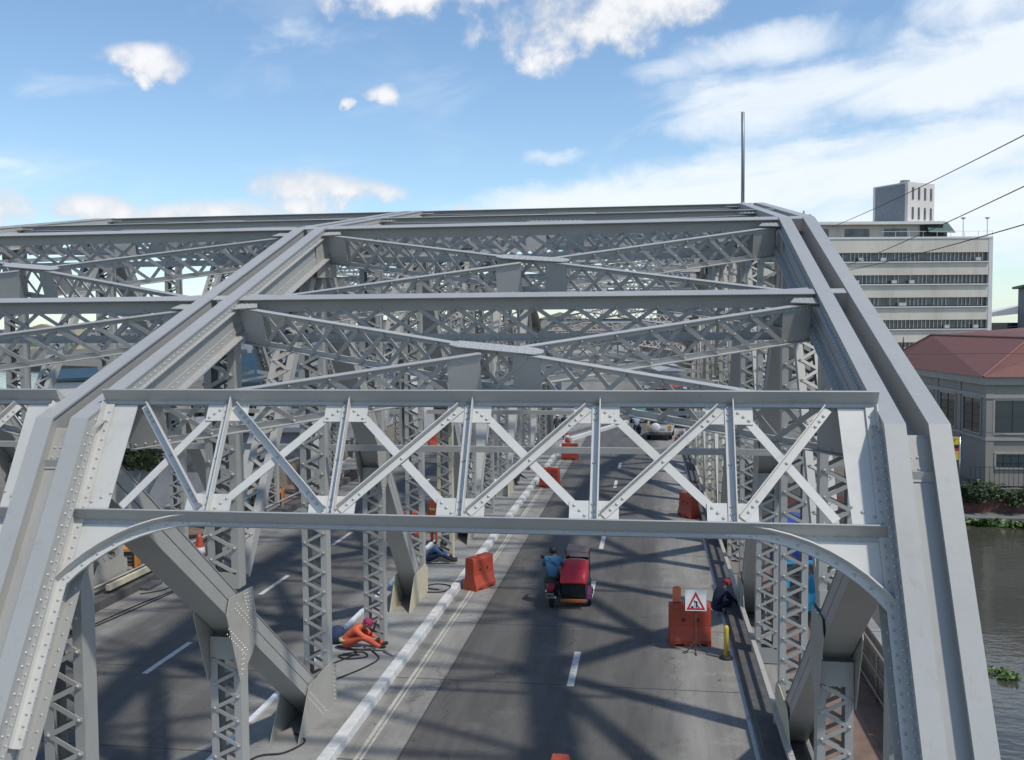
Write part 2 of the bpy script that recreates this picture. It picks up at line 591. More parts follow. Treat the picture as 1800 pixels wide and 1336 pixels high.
MIDZ = {k: TOP(k - 1) * .5 for k in (2, 4, 6)}
MIDZ.update({k: TOP(k + 1) * .5 for k in (8, 10, 12)})
CHPTS = [(0, L0Y, 0.0)] + [(0, YK(k), TOP(k)) for k in (1, 3, 5, 7, 9, 11, 13)] + [(0, L16Y, 0.0)]
Q = lambda k, z: V((0, YK(k), z))
for tn, X in XT.items():
    see = -1 if tn == 'right' else 1
    # chords and end posts
    for i in range(len(CHPTS) - 1):
        a, b = CHPTS[i], CHPTS[i + 1]
        e0 = -miter(CHPTS[i - 1], a, b) if i > 0 else 0
        e1 = miter(a, b, CHPTS[i + 2]) if i < len(CHPTS) - 2 else 0
        endp = i in (0, len(CHPTS) - 2)
        o = chord_member('end_post' if endp else 'top_chord', a, b, e0, e1, X, see, bridge, i <= 3)
        if i == 0:
            o['label'] = {'left': 'sloping end post of the outermost truss', 'middle': 'sloping end post between the two roadways, edged with rivets',
                          'right': 'sloping end post beside the river, its outer flange in glaring sun'}[tn]
    # plate sunk between the flanges at the bend of the end post
    for (k, sg) in ((1, 1), (13, -1)):
        m = MB()
        N = nrm_of(CHPTS[0], CHPTS[1]) if k == 1 else nrm_of(CHPTS[-2], CHPTS[-1])
        A = (V(CHPTS[1]) - V(CHPTS[0])).normalized() if k == 1 else (V(CHPTS[-2]) - V(CHPTS[-1])).normalized()
        c = V((X, YK(k), TOP(k)))
        m.run(c - A * .55, c - A * .1, XV, N, -.124, .124, -.149, -.137)
        m.build('splice_plate', PAINT2, bridge)
        if k == 1:
            for xx in (-.07, .0, .07):
                for aa in (.5, .42, .3):
                    RIV.dome(c - A * aa + XV * xx + N * -.137, N, .017)
    # posts
    for k in range(1, 14):
        zt = TOP(k) - (.5 if k not in (1, 13) else .45)
        y = YK(k)
        near = (k <= 8) and tn != 'left'
        fm = PRIMER if (tn == 'right' and k >= 6) else None
        base = .9 if k % 2 else .1
        if k in MIDZ:
            zm = MIDZ[k]
            laced('hanger_post', (X, y, .02), (X, y, zm - .45), V((0, -1, 0)), bridge, near=near, see=see, batt=(.35, .35), fm=CREAM if (tn, k) == ('middle', 6) else fm)
            laced('upper_post', (X, y, zm + .3), (X, y, zt), V((0, -1, 0)), bridge, near=near, see=see, batt=(.25, .3), fm=fm)
        else:
            o = laced('main_post' if k % 2 else 'hanger_post', (X, y, .02), (X, y, zt), V((0, -1, 0)), bridge, near=near, see=see, batt=(.5, .4), fm=fm)
    # diagonals
    for (kt, kb) in ((1, 3), (3, 5), (5, 7), (13, 11), (11, 9), (9, 7)):
        km = (kt + kb) // 2
        ps, pe = Q(kt, TOP(kt) - .3), Q(kb, .1)
        A = (pe - ps).normalized()
        boxdiag('diagonal', ps + A * .1, pe - A * (.1 if kb != 7 else .34), X, bridge)
    for (km, ku) in ((2, 3), (4, 5), (6, 7), (12, 11), (10, 9), (8, 7)):
        ps, pe = V((X, YK(km), MIDZ[km] - .05)), V((X, YK(ku), TOP(ku) - .35))
        A = (pe - ps).normalized()
        N = V((0, -A.z, A.y)) if A.y > 0 else V((0, -A.z, A.y))
        laced('sub_diagonal', ps + A * .55, pe - A * .5, N, bridge, w=.2, d=.1, period=.38, near=(km <= 6 and tn != 'left'), batt=(.25, .25))
    # gusset plates at the crossings half way up and along the roadway
    for k, zm in MIDZ.items():
        y = YK(k)
        zm -= .1
        sg = 1 if k < 7 else -1
        pts = [(y - sg * .62, zm + .12), (y - sg * .5, zm + .36), (y + sg * .33, zm + .32), (y + sg * .5, zm - .4), (y + sg * .28, zm - .72), (y - sg * .2, zm - 1.0)]
        if sg < 0:
            pts = pts[::-1]
        rows = []
        for t in (-.2, -.14, .1, .16):
            rows.append(((y - .42 + t, zm + .05 + t), (y + .22 + t, zm - .47 + t), .085))
        rows += [((y + .02, zm + .28), (y + .14, zm - .02), .06), ((y + .12, zm + .27), (y + .22, zm + .0), .06), ((y + .22, zm + .26), (y + .29, zm + .05), .06),
                 ((y - .1, zm - .55), (y - .14, zm - .92), .07), ((y - .02, zm - .55), (y - .08, zm - .86), .07)]
        for s in (-1, 1):
            gusset('gusset_plate', pts, X, s, bridge, k < 7 and s == see, rows)
    for k in range(1, 14, 2):
        y = YK(k)
        sg = -1 if k <= 7 else 1
        pts = [(y + .28, .1), (y + .28, .85), (y + sg * .0 - .0, 1.02), (y + sg * 1.25 if sg < 0 else y - .28, 1.0 if sg < 0 else .85), (y + sg * 1.9 if sg < 0 else y - .28, .1)]
        if sg > 0:
            pts = [(2 * y - a, b) for a, b in [(y + .28, .1), (y + .28, .85), (y, 1.02), (y - 1.25, 1.0), (y - 1.9, .1)]][::-1]
        if k == 1 or k == 13:
            pts = [(y - .28, .1), (y + .28, .1), (y + .28, .8), (y - .28, .8)]
        rows = [((y + .2, .2), (y + .2, .8), .085), ((y + .13, .24), (y + .13, .84), .085)]
        if 1 < k <= 7:
            rows += [((y - 1.2, .85), (y - .35, .18), .09), ((y - 1.3, .8), (y - .45, .13), .09)]
        for s in (-1, 1):
            gusset('foot_plate', pts, X, s, bridge, k <= 7 and s == see, rows, fm=CREAM if (tn, k) in (('middle', 5), ('right', 3), ('middle', 9)) else None)
        # gusset on the chord
        z = TOP(k)
        if k not in (1, 13):
            for s in (-1, 1):
                gusset('chord_plate', [(y - .55, z - CH_D - .45), (y + .55, z - CH_D - .4), (y + .6, z - .28), (y - .6, z - .34)], X, s * 1.17, bridge, False)
    # bottom chord along the edge of the roadway
    m = MB()
    for s in (-1, 1):
        m.bx(*sorted((X + s * .2, X + s * .24)), L0Y, L16Y, -.62, -.03)
    m.bx(X - .19, X + .19, L0Y, L16Y, -.12, -.06)
    m.build('bottom_chord', PAINT, bridge)


# ---- lattice girders across the roadways
def lattice(name, p0, p1, D, parent, depth=.62, band=.09, flange=.1, period=.5, near=False, endplate=.45, midplate=True, low=.08, ends=True, shift=0):
    m = MB()
    p0, p1 = V(p0), V(p1)
    A = (p1 - p0).normalized()
    Fn = A.cross(D).normalized()
    if Fn.y > 0:
        Fn = -Fn
    Ln = (p1 - p0).length
    # run(): lateral = Fn, normal = D (positive goes down)
    m.run(p0, p1, Fn, D, -flange, flange, 0, .013)
    m.run(p0, p1, Fn, D, -.012, .012, .013, band)
    m.run(p0, p1, Fn, D, -.012, .012, depth - low, depth - .013)
    m.run(p0, p1, Fn, D, -.06, .06, depth - .013, depth)
    o = m.build(name, PAINT, parent)
    pl = []
    if ends:
        pl += [(0.02, endplate), (Ln - endplate, Ln - .02)]
    if midplate:
        pl += [(Ln / 2 + .25, Ln / 2 + .25 + endplate), (Ln / 2 - .25 - endplate * .9, Ln / 2 - .25)]
    for (a, b) in pl:
        q = MB()
        q.run(p0 + A * a, p0 + A * b, Fn, D, .0125, .022, .015, depth - .02)
        q.build('batten_plate', PAINT, o)
        if near:
            rivets(p0 + A * (a + .05) + D * .05 + Fn * .022, p0 + A * (b - .05) + D * .05 + Fn * .022, Fn, .11, .015)
            rivets(p0 + A * (a + .05) + D * (depth - .05) + Fn * .022, p0 + A * (b - .05) + D * (depth - .05) + Fn * .022, Fn, .11, .015)
    a0, a1 = (endplate if ends else 0), Ln - (endplate if ends else 0)
    nb = max(2, int(round((a1 - a0) / period)))
    st = (a1 - a0) / nb
    for i in range(nb):
        for (u, w, off) in ((i, i + 1, .02), (i + 1, i, -.02)):
            a = p0 + A * (a0 + u * st) + D * (band - .03) + Fn * off
            b = p0 + A * (a0 + w * st) + D * (depth - low + .03) + Fn * off
            LAC.append((a, b, .06, .011, Fn, o, off > 0))
        if near:
            RIV.dome(p0 + A * (a0 + i * st) + D * (band - .035) + Fn * .03, Fn, .02)
            RIV.dome(p0 + A * (a0 + (i + .5) * st) + D * (band + depth - low) / 2 + Fn * .03, Fn, .02)
            RIV.dome(p0 + A * (a0 + i * st) + D * (depth - low / 2) + Fn * .03, Fn, .02)
    return o


BAYS = (('left', 'middle'), ('middle', 'right'))


def chord_n(k):
    """upward normal of the chord just before node k"""
    for i in range(1, len(CHPTS) - 2):
        a, b = CHPTS[i], CHPTS[i + 1]
        if a[1] - .01 <= YK(k) <= b[1] + .01:
            na = nrm_of(a, b)
            if abs(YK(k) - b[1]) < .05 and i + 2 < len(CHPTS) - 1:
                return (na + nrm_of(b, CHPTS[i + 2])).normalized() if k > 7 else na
            return na
    return V((0, 0, 1))


for (ta, tb) in BAYS:
    xa, xb = XT[ta] + .32, XT[tb] - .32
    main = ta == 'middle'
    for k in range(2, 13):
        N = chord_n(k)
        c = V((0, YK(k), TOP(k))) - N * .012
        near = main and k <= 4
        lattice('cross_strut', c + XV * xa, c + XV * xb, -N, bridge, .70, .23, .11, .57, near, endplate=.4, midplate=False, low=.1)
        # strap that carries the strut across the gap between the chord flanges
        for t in ((ta, tb) if main else (ta,)):
            m = MB()
            m.run(c + XV * (XT[t] - .104), c + XV * (XT[t] + .104), N.cross(XV), N, -.1, .1, -.012, .004)
            m.build('strap_plate', PAINT, bridge)
    for k in range(1, 13):
        c0, c1 = V((0, YK(k), TOP(k))), V((0, YK(k + 1), TOP(k + 1)))
        if k == 1:
            c0 = c0 + (c1 - c0).normalized() * .35
        A = (c1 - c0).normalized()
        N = XV.cross(A).normalized()
        c0, c1 = c0 + A * .2, c1 - A * .2
        near = main and k <= 3
        a, b = xa + .06, xb - .06
        lattice('lateral_brace', c0 + XV * b - N * .10, c1 + XV * a - N * .10, -N, bridge, .56, .075, .04, .46, near)
        mid = ((c0 + c1) / 2) + XV * (a + b) / 2 - N * .118
        p, q = c0 + XV * a - N * .118, c1 + XV * b - N * .118
        dd = (q - p).normalized()
        lattice('lateral_brace', p, mid - dd * .2, -N, bridge, .54, .075, .04, .46, near, midplate=False)
        lattice('lateral_brace', mid + dd * .2, q, -N, bridge, .54, .075, .04, .46, near, midplate=False)
        m = MB()
        m.poly([mid + N * .034 + A * ay + XV * -ax for (ax, ay) in ((-.62, -.2), (-.5, -.25), (.5, .02), (.62, .1), (.62, .2), (.5, .25), (-.5, -.02), (-.62, -.1))][::-1], N * .012)
        m.build('crossing_plate', PAINT, bridge)
        if near:
            for ax in range(-5, 6):
                for dy in (-.07, .04):
                    RIV.dome(mid + N * .046 + XV * -ax * .1 + A * (ax * .026 + dy), N, .018)
        for (cc, sg) in ((c1, -1), (c0, 1)):
            for x, sx in ((a, 1), (b, -1)):
                m = MB()
                m.poly([cc - N * .085 + XV * (x + sx * ux) + A * (sg * uy) for (ux, uy) in ((-.06, -.1), (.22, -.1), (.3, .1), (-.06, .16))], N * .014)
                m.build('corner_plate', PAINT, bridge)
                if near:
                    for ux in (0, .08, .16):
                        RIV.dome(cc - N * .071 + XV * (x + sx * ux) + A * (sg * -.05), N, .018)
                        RIV.dome(cc - N * .071 + XV * (x + sx * ux) + A * (sg * .06), N, .018)
    # sway struts lower down between the main posts
    for k in range(3, 12, 2):
        y = YK(k)
        m = MB()
        z = 5.3
        m.bx(xa + .06, xb - .06, y - .16, y - .145, z - .11, z)
        m.bx(xa + .06, xb - .06, y - .144, y - .05, z - .013, z)
        m.build('sway_strut', PAINT, bridge)
        zt = TOP(k) - 1.35
        for s in ((1, -1) if k > 3 else ()):
            m = MB()
            p = V(((xa + .1) if s > 0 else (xb - .1), y - .13 + .02 * s, z + .32))
            q = V(((xa + xb) / 2 - s * .05, y - .13 + .02 * s, z + 1.05))
            q2 = V(((xa + xb) / 2, y + .02 * s, zt))
            m.run(p, q, V((0, 1, 0)), V((0, 0, 1)), -.006, .006, -.05, .05)
            m.build('sway_brace', PAINT, bridge)

# ---- portal frames in the slope of the end posts
TH = math.atan(EPS)


def portal(ta, tb, near):
    xa, xb = XT[ta], XT[tb]
    sg = 1 if near else -1
    n = V((0, -math.sin(TH) * sg, math.cos(TH)))
    va = V((0, math.cos(TH) * sg, math.sin(TH)))
    p0 = V((0, YK(1) if near else YEND, 6.55)) - n * .30
    P = lambda x, v, h=0: p0 + XV * x + va * v + n * h
    W = xb - xa
    xi0, xi1 = xa + .30, xb - .30
    pf = empty('portal_frame', (0, 0, 0))
    pf.parent = bridge
    if near and ta == 'middle':
        pf['label'] = 'latticed portal frame over the roadway with curved knee brackets'
    det = near
    # upper and lower struts: a leg in the plane and one standing out of it
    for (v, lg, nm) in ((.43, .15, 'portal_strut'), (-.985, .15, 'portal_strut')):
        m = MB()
        prof = [(0, 0), (lg, 0), (lg, -.014), (.05, -.072), (.013, -.085), (.013, -.125), (0, -.125)]  # soffit sloped so that the strut shows a dark band
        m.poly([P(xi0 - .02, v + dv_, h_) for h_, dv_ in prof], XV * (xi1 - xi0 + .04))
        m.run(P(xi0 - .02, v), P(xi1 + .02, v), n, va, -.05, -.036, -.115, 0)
        m.build(nm, PAINT, pf)  # darker than the fresh paint around it, to deepen the shade on the struts
        if det:
            rivets(P(xi0 + .1, v - .105, .013), P(xi1 - .1, v - .105, .013), n, .2, .015)
    xc = (xa + xb) / 2
    xs = [xc + (i - 2) * 1.37 for i in range(5)]
    ends = [xc - 3.87, xc + 3.87]
    v1, v0 = .312, -.985
    # end plates
    for x_in, x_out, s in ((xi0, ends[0] - .02, 1), (xi1, ends[1] + .02, -1)):
        m = MB()
        m.poly([P(x_in - s * .03, .3), P(x_out + s * .06, .3), P(x_out + s * .02, -.99), P(x_in - s * .03, -.99)], n * -.012)
        m.build('end_plate', FRESH, pf)
        if det:
            for i in range(3):
                RIV.dome(P(x_in + s * (.13 + .1 * i), -.86 + .05 * i, .001), n, .02)
    # connection angle down each end post
    for x, s in ((xa, 1), (xb, -1)):
        m = MB()
        m.run(P(x + s * .30, .3, .012), P(x + s * .30, -3.4, .012), XV, n, *sorted((0, s * .105)), 0, .012)
        m.run(P(x + s * .30, .3, .012), P(x + s * .30, -3.4, .012), XV, n, *sorted((s * .0, s * .012)), .012, .1)
        m.build('connection_angle', FRESH, pf)
        if det:
            rivets(P(x + s * .37, .2, .024), P(x + s * .37, -3.3, .024), n, .11, .019)
    allx = [ends[0]] + xs + [ends[1]]
    # gusset plates and verticals
    for i, x in enumerate(xs):
        for (v, dv, hw) in ((v1, -.2, .24), (v0, .24, .25)):
            m = MB()
            m.poly([P(x - hw, v), P(x + hw, v), P(x + hw, v + dv), P(x - hw, v + dv)], n * -.012)
            m.build('gusset_plate', FRESH, pf)
            if det:
                for s in (-1, 1):
                    for j in range(3):
                        RIV.dome(P(x + s * (.09 + j * .055), v + dv * (.35 + .22 * j), .001), n, .02)
        m = MB()
        m.run(P(x, v1 + .08), P(x, v0 + .01), XV, n, -.045, .045, .001, .013)
        m.run(P(x, v1 + .08), P(x, v0 + .01), XV, n, .033, .045, .013, .09)
        m.build('portal_upright', FRESH, pf)
        if det:
            for v in (v1 - .02, v1 - .09, v1 - .16, (v0 + v1) / 2, v0 + .2, v0 + .12, v0 + .05):
                RIV.dome(P(x - .012, v, .013), n, .02)
    for i in range(6):
        x0, x1 = allx[i], allx[i + 1]
        if i == 0:
            x0 += .05
        if i == 5:
            x1 -= .05
        left = i < 3 and False
        a, b = P(x0 + .09, v0 + .08), P(x1 - .09, v1 - .03)
        c, d = P(x0 + .09, v1 - .03), P(x1 - .09, v0 + .08)
        if i < 2:
            (a, b), (c, d) = (c, d), (a, b)
        # front brace is an angle standing out, back brace a flat
        A = (b - a).normalized()
        Lt = n.cross(A)
        m = MB()
        m.run(a, b, Lt, n, -.045, .045, .002, .014)
        sgn = 1 if Lt.dot(va) > 0 else -1
        m.run(a, b, Lt, n, *sorted((sgn * .034, sgn * .045)), .014, .08)
        m.build('portal_brace', FRESH, pf)
        if det:
            for t in (.06, .11, .16, .5, .84, .89, .94):
                RIV.dome(a.lerp(b, t) - Lt * sgn * .01 + n * .014, n, .02)
        A = (d - c).normalized()
        Lt = n.cross(A)
        m = MB()
        m.run(c, d, Lt, n, -.045, .045, -.026, -.013)
        m.build('portal_brace', FRESH, pf)
    # curved knee brackets
    for x, s in ((xa, 1), (xb, -1)):
        rx, ry = 1.72, 1.5
        cx, cv = x + s * (.12 + rx), -1.09 - ry
        arc = [(cx - s * rx * math.cos(t), cv + ry * math.sin(t)) for t in [math.pi / 2 * j / 14 for j in range(15)]]
        m = MB()
        m.poly([P(xx, vv, -.001) for xx, vv in arc] + [P(x + s * .12, -1.07, -.001)], n * -.012)
        m.build('knee_plate', FRESH, pf)
        m = MB()
        for j in range(14):
            for (h0, h1, r0, r1) in ((.002, .014, 0, .1), (.014, .115, .085, .1)):
                pts = []
                for (jj, rr) in ((j, r0), (j, r1), (j + 1, r1), (j + 1, r0)):
                    t = math.pi / 2 * jj / 14
                    ux, uv = -s * math.cos(t), math.sin(t)
                    q = (cx + ux * (rx + rr) , cv + uv * (ry + rr))
                    pts.append(q)
                m.hexa([P(*q, h0) for q in pts] + [P(*q, h1) for q in pts])
        m.build('knee_angle', FRESH, pf)
        if det:
            for j in range(1, 28, 2):
                t = math.pi / 2 * j / 28
                RIV.dome(P(cx - s * math.cos(t) * (rx + .04), cv + math.sin(t) * (ry + .04), .014), n, .019)


portal('middle', 'right', True)
portal('left', 'middle', True)
portal('middle', 'right', False)
portal('left', 'middle', False)

# mast standing on the truss beside the river
m = MB()
m.tube([(2.36, YK(5), 10.6), (2.36, YK(5), 11.9), (2.35, YK(5), 13.05)], .045, 8)
m.lathe((2.36, YK(5), 10.66), [(.1, 0), (.1, .02), (.05, .03), (.05, .08)], 10)
tag(m.build('steel_mast', mat('mast_steel', (.28, .29, .31), .5, .4), None, True), 'slim grey steel mast standing on the top chord of the truss', 'mast')

# ---- lacing bars: the largest as single pieces, the rest joined
unit = MB()
unit.box((0, 0, 0), (1, 1, 1))
UNIT = unit.mesh('lacing_bar', PAINT)


def bar_matrix(p0, p1, w, t, n):
    A = p1 - p0
    L = A.length
    A = A / L
    n = (n - A * n.dot(A)).normalized()
    b = n.cross(A)
    c = (p0 + p1) / 2
    return Matrix(((A.x * L, b.x * w, n.x * t, c.x), (A.y * L, b.y * w, n.y * t, c.y), (A.z * L, b.z * w, n.z * t, c.z), (0, 0, 0, 1)))


def bar_size(b):
    c = (b[0] + b[1]) / 2
    s_ = scr(c)
    if s_ is None or abs(s_[1]) > .54 or abs(s_[2]) > .41 or not b[6]:
        return 0
    return b[2] / s_[0]


LAC.sort(key=bar_size, reverse=True)
for b in LAC[:298]:
    inst('lacing_bar', UNIT, b[5], bar_matrix(*b[:5]))
m = MB()
for b in LAC[298:]:
    M = bar_matrix(*b[:5])
    m.hexa([M @ V((x * .5, y * .5, z * .5)) for z in (-1, 1) for x, y in ((-1, -1), (1, -1), (1, 1), (-1, 1))])
tag(m.build('lacing_bars', PAINT, bridge), kind='stuff')
tag(RIV.build('rivets', RIVETM, bridge), kind='stuff')
# ------------------------------------------------------------------ roadway, kerbs and water
def road_material():
    m = bpy.data.materials.new('worn_roadway')
    m.use_nodes = True
    nt = m.node_tree
    b = nt.nodes['Principled BSDF']
    g = nt.nodes.new('ShaderNodeNewGeometry')
    sx = nt.nodes.new('ShaderNodeSeparateXYZ')
    nt.links.new(g.outputs['Position'], sx.inputs[0])

    def N(scale, detail=6, rough=.6, st=(1, 1, 1)):
        mp = nt.nodes.new('ShaderNodeMapping')
        mp.inputs['Scale'].default_value = st
        nt.links.new(g.outputs['Position'], mp.inputs[0])
        n = nt.nodes.new('ShaderNodeTexNoise')
        n.inputs['Scale'].default_value = scale
        n.inputs['Detail'].default_value = detail
        n.inputs['Roughness'].default_value = rough
        nt.links.new(mp.outputs[0], n.inputs['Vector'])
        return n.outputs['Fac']

    def M(op, a, c, clamp=False):
        n = nt.nodes.new('ShaderNodeMath')
        n.operation = op
        n.use_clamp = clamp
        for i, s in enumerate((a, c)):
            if isinstance(s, (int, float)):
                n.inputs[i].default_value = s
            else:
                nt.links.new(s, n.inputs[i])
        return n.outputs[0]

    def S(x, lo, hi):
        n = nt.nodes.new('ShaderNodeMapRange')
        n.interpolation_type = 'SMOOTHSTEP'
        nt.links.new(x, n.inputs[0])
        n.inputs[1].default_value, n.inputs[2].default_value = lo, hi
        return n.outputs[0]

    def X(f, a, c):
        n = nt.nodes.new('ShaderNodeMix')
        n.data_type = 'RGBA'
        for i, s in ((0, f), (6, a), (7, c)):
            if isinstance(s, tuple):
                n.inputs[i].default_value = (*s, 1)
            elif isinstance(s, (int, float)):
                n.inputs[i].default_value = s
            else:
                nt.links.new(s, n.inputs[i])
        return n.outputs[2]

    big = N(.35, 5, .6, (1, .35, 1))
    streak = N(1.1, 6, .65, (1.6, .16, 1))
    fine = N(26, 4, .7)
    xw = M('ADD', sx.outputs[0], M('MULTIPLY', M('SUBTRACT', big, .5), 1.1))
    dust_sun = M('MAXIMUM', S(xw, -.2, 1.0), M('SUBTRACT', 1.0, S(sx.outputs[0], -4.42, -4.36)))  # pale dusty margins; the right one also paints in a sunlit patch
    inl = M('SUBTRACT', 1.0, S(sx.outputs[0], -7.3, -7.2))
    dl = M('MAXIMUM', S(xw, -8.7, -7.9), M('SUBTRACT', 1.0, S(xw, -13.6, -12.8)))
    dust_sun = M('ADD', M('MULTIPLY', M('SUBTRACT', 1.0, inl), dust_sun), M('MULTIPLY', inl, M('MULTIPLY', dl, .8)))
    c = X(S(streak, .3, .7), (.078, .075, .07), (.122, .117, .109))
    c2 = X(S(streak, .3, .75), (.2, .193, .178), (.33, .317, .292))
    c = X(dust_sun, c, c2)
    patch = S(N(.55, 7, .7), .55, .7)
    c = X(M('MULTIPLY', patch, .45), c, (.2, .197, .19))
    stain = S(N(.9, 6, .65, (1, .5, 1)), .6, .72)
    c = X(M('MULTIPLY', stain, .55), c, (.062, .06, .057))
    blot = S(N(1.5, 8, .72), .5, .66)
    c = X(M('MULTIPLY', M('MULTIPLY', blot, dust_sun), .55), c, (.34, .33, .31))
    vo = nt.nodes.new('ShaderNodeTexVoronoi')
    vo.feature = 'DISTANCE_TO_EDGE'
    vo.inputs['Scale'].default_value = .33
    wv = nt.nodes.new('ShaderNodeVectorMath')
    wv.operation = 'MULTIPLY_ADD'
    wn_ = nt.nodes.new('ShaderNodeTexNoise')
    wn_.inputs['Scale'].default_value = 1.3
    wn_.inputs['Detail'].default_value = 5
    nt.links.new(g.outputs['Position'], wn_.inputs['Vector'])
    nt.links.new(wn_.outputs['Color'], wv.inputs[0])
    wv.inputs[1].default_value = (1.4, 1.4, 0)
    nt.links.new(g.outputs['Position'], wv.inputs[2])
    nt.links.new(wv.outputs[0], vo.inputs['Vector'])
    crack = M('MULTIPLY', M('LESS_THAN', vo.outputs['Distance'], .0045), S(big, .45, .55))
    c = X(M('MULTIPLY', crack, .7), c, (.035, .035, .035))
    oil = S(N(4.5, 3, .5, (1, .7, 1)), .68, .74)
    c = X(M('MULTIPLY', oil, .6), c, (.035, .034, .033))
    # expansion joints across the slab
    fr = M('FRACT', M('MULTIPLY', M('ADD', sx.outputs[1], M('MULTIPLY', fine, .03)), 1 / 4.013), 0)
    joint = M('LESS_THAN', fr, .012)
    j2 = M('LESS_THAN', M('ABSOLUTE', M('ADD', sx.outputs[0], M('ADD', 4.36, M('MULTIPLY', M('SUBTRACT', streak, .5), .06))), 0), .014)
    c = X(M('MULTIPLY', M('MAXIMUM', joint, j2), .75), c, (.03, .03, .03))
    c = X(M('MULTIPLY', S(fine, .35, .65), .22), c, (.07, .07, .07))
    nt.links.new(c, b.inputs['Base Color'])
    b.inputs['Roughness'].default_value = .82
    bp = nt.nodes.new('ShaderNodeBump')
    bp.inputs['Strength'].default_value = .35
    bp.inputs['Distance'].default_value = .01
    nt.links.new(fine, bp.inputs['Height'])
    nt.links.new(bp.outputs[0], b.inputs['Normal'])
    return m


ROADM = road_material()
YN, YF = -12.0, 65.0
XK, XKL, XLK = -5.66, -7.49, -14.65
m = MB()
m.bx(-14.9, 3.0, YN, YF + 8, -.5, 0)
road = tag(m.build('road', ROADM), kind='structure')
# far road, bending off to the right beyond the bridge
m = MB()
A15 = R(15.6)
dv, lv = V((math.sin(A15), math.cos(A15), 0)), V((math.cos(A15), -math.sin(A15), 0))
b0 = V((-5.5, 64.5, 0))
pts = [V((-14.9, 64.0, .004)), V((3.0, 64.0, .004)), V((8.2, 78, .004)), V((8.2, 78, .004)) + dv * 160, b0 - lv * 12 + dv * 175, b0 - lv * 9.5 + dv * 14]
m.poly([p - V((0, 0, .3)) for p in pts], (0, 0, .3))
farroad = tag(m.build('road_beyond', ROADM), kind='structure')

# raised strip under the middle truss, with its kerbs
m = MB()
m.bx(XKL + .1, XK - .001, YN, YF - .4, .003, .15)
median = tag(m.build('median_strip', CONC), kind='structure')
y = YN
while y < YF - .5:
    y2 = min(y + 4.0, YF - .4)
    m = MB()
    pr = [(XK, .004), (XK + .235, .004), (XK + .215, .155), (XK + .2, .17), (XK + .015, .17), (XK, .16)]
    m.poly([(x, y + .006, z) for x, z in pr], (0, y2 - y - .012, 0))
    m.build('kerb', WHITEP, median)
    m = MB()
    pr = [(XKL - .03, .004), (XKL + .1, .004), (XKL + .1, .2), (XKL - .01, .2)]
    m.poly([(x, y + .006, z) for x, z in pr], (0, y2 - y - .012, 0))
    m.build('kerb', mat('white_kerb_blue', (.66, .69, .73), .6, 0, .12, 5), median)
    y = y2
# kerb that bends away with the far road
m = MB()
for i in range(5):
    q0, q1 = b0 + dv * (i * 4), b0 + dv * (i * 4 + 3.98)
    m = MB()
    m.run(q0, q1, lv, V((0, 0, 1)), 0, .34, .006, .22)
    m.build('kerb', WHITEP, farroad)
    m = MB()
    m.run(q0 - lv * 1.2, q1 - lv * 1.2, lv, V((0, 0, 1)), 0, .2, .006, .2)
    m.build('kerb', CONCD, farroad)
# painted lines
def strip(x0, x1, ya, yb, mt, z=.004, name='edge_line', par=None):
    q = MB()
    q.add([(x0, ya, z), (x1, ya, z), (x1, yb, z), (x0, yb, z)], [(0, 1, 2, 3)])
    return q.build(name, mt, par or road)


strip(XK + .52, XK + .59, YN, 64, YELLP, name='edge_line')
strip(XK + .63, XK + .675, YN, 64, YELLP, name='edge_line')
strip(1.82, 1.9, YN, 64, WHITEP, name='edge_line')
LINEM = mat('lane_paint', (.55, .55, .52), .7, 0, .15, 9, dirt=(.2, .2, .19), dirt_amt=.6, dscale=6)
for i in range(-3, 8):
    y = 20.0 + i * 6.4
    if y > YN and y < 62:
        strip(-1.74, -1.59, y, y + 2.2, LINEM, name='lane_marking')
        strip(-11.05, -10.91, y - .4, y + 1.75, LINEM, name='lane_marking')
for i in range(6):
    p = V((1.2, 70, .012)) + dv * (i * 8)
    q = MB()
    q.add([p, p + lv * .14, p + lv * .14 + dv * 2.4, p + dv * 2.4], [(0, 1, 2, 3)])
    q.build('lane_marking', LINEM, farroad)

# edge beams beside the outer trusses
for (x0, x1, s) in ((1.95, 2.3, 1), (-15.16, XLK, -1)):
    m = MB()
    m.bx(x0, x1, YN, YF + 4, .003, .24)
    tag(m.build('road_kerb', mat('shaded_kerb', (.085, .083, .082), .8, 0, .25, 2, .2, 20, dirt=(.2, .19, .17), dirt_amt=.5, dscale=1.4)), kind='structure')  # dark base colour carries the shadow along the kerb
# steel guard rail on short posts beside the river truss and on the far side of the other roadway
for (xr, nm, lab) in ((2.24, 'guard_rail', 'pale steel guard rail along the foot of the truss beside the river'),
                      (-15.05, 'guard_rail', 'pale steel guard rail along the foot of the outermost truss')):
    g = empty(nm, (xr, 0, 0), 0, lab, 'guard rail', 'guard rails of the roadway')
    y = -8.0
    while y < 66:
        m = MB()
        m.bx(-.012, .0, y + .01, y + 3.99, .42, .512)
        m.bx(-.012, .085, y + .01, y + 3.99, .512, .522)
        m.build('rail', PAINT2, g)
        m = MB()
        m.bx(0.001, .07, y + 1.96, y + 2.04, .24, .511)
        m.build('rail_post', PAINT2, g)
        y += 4.0

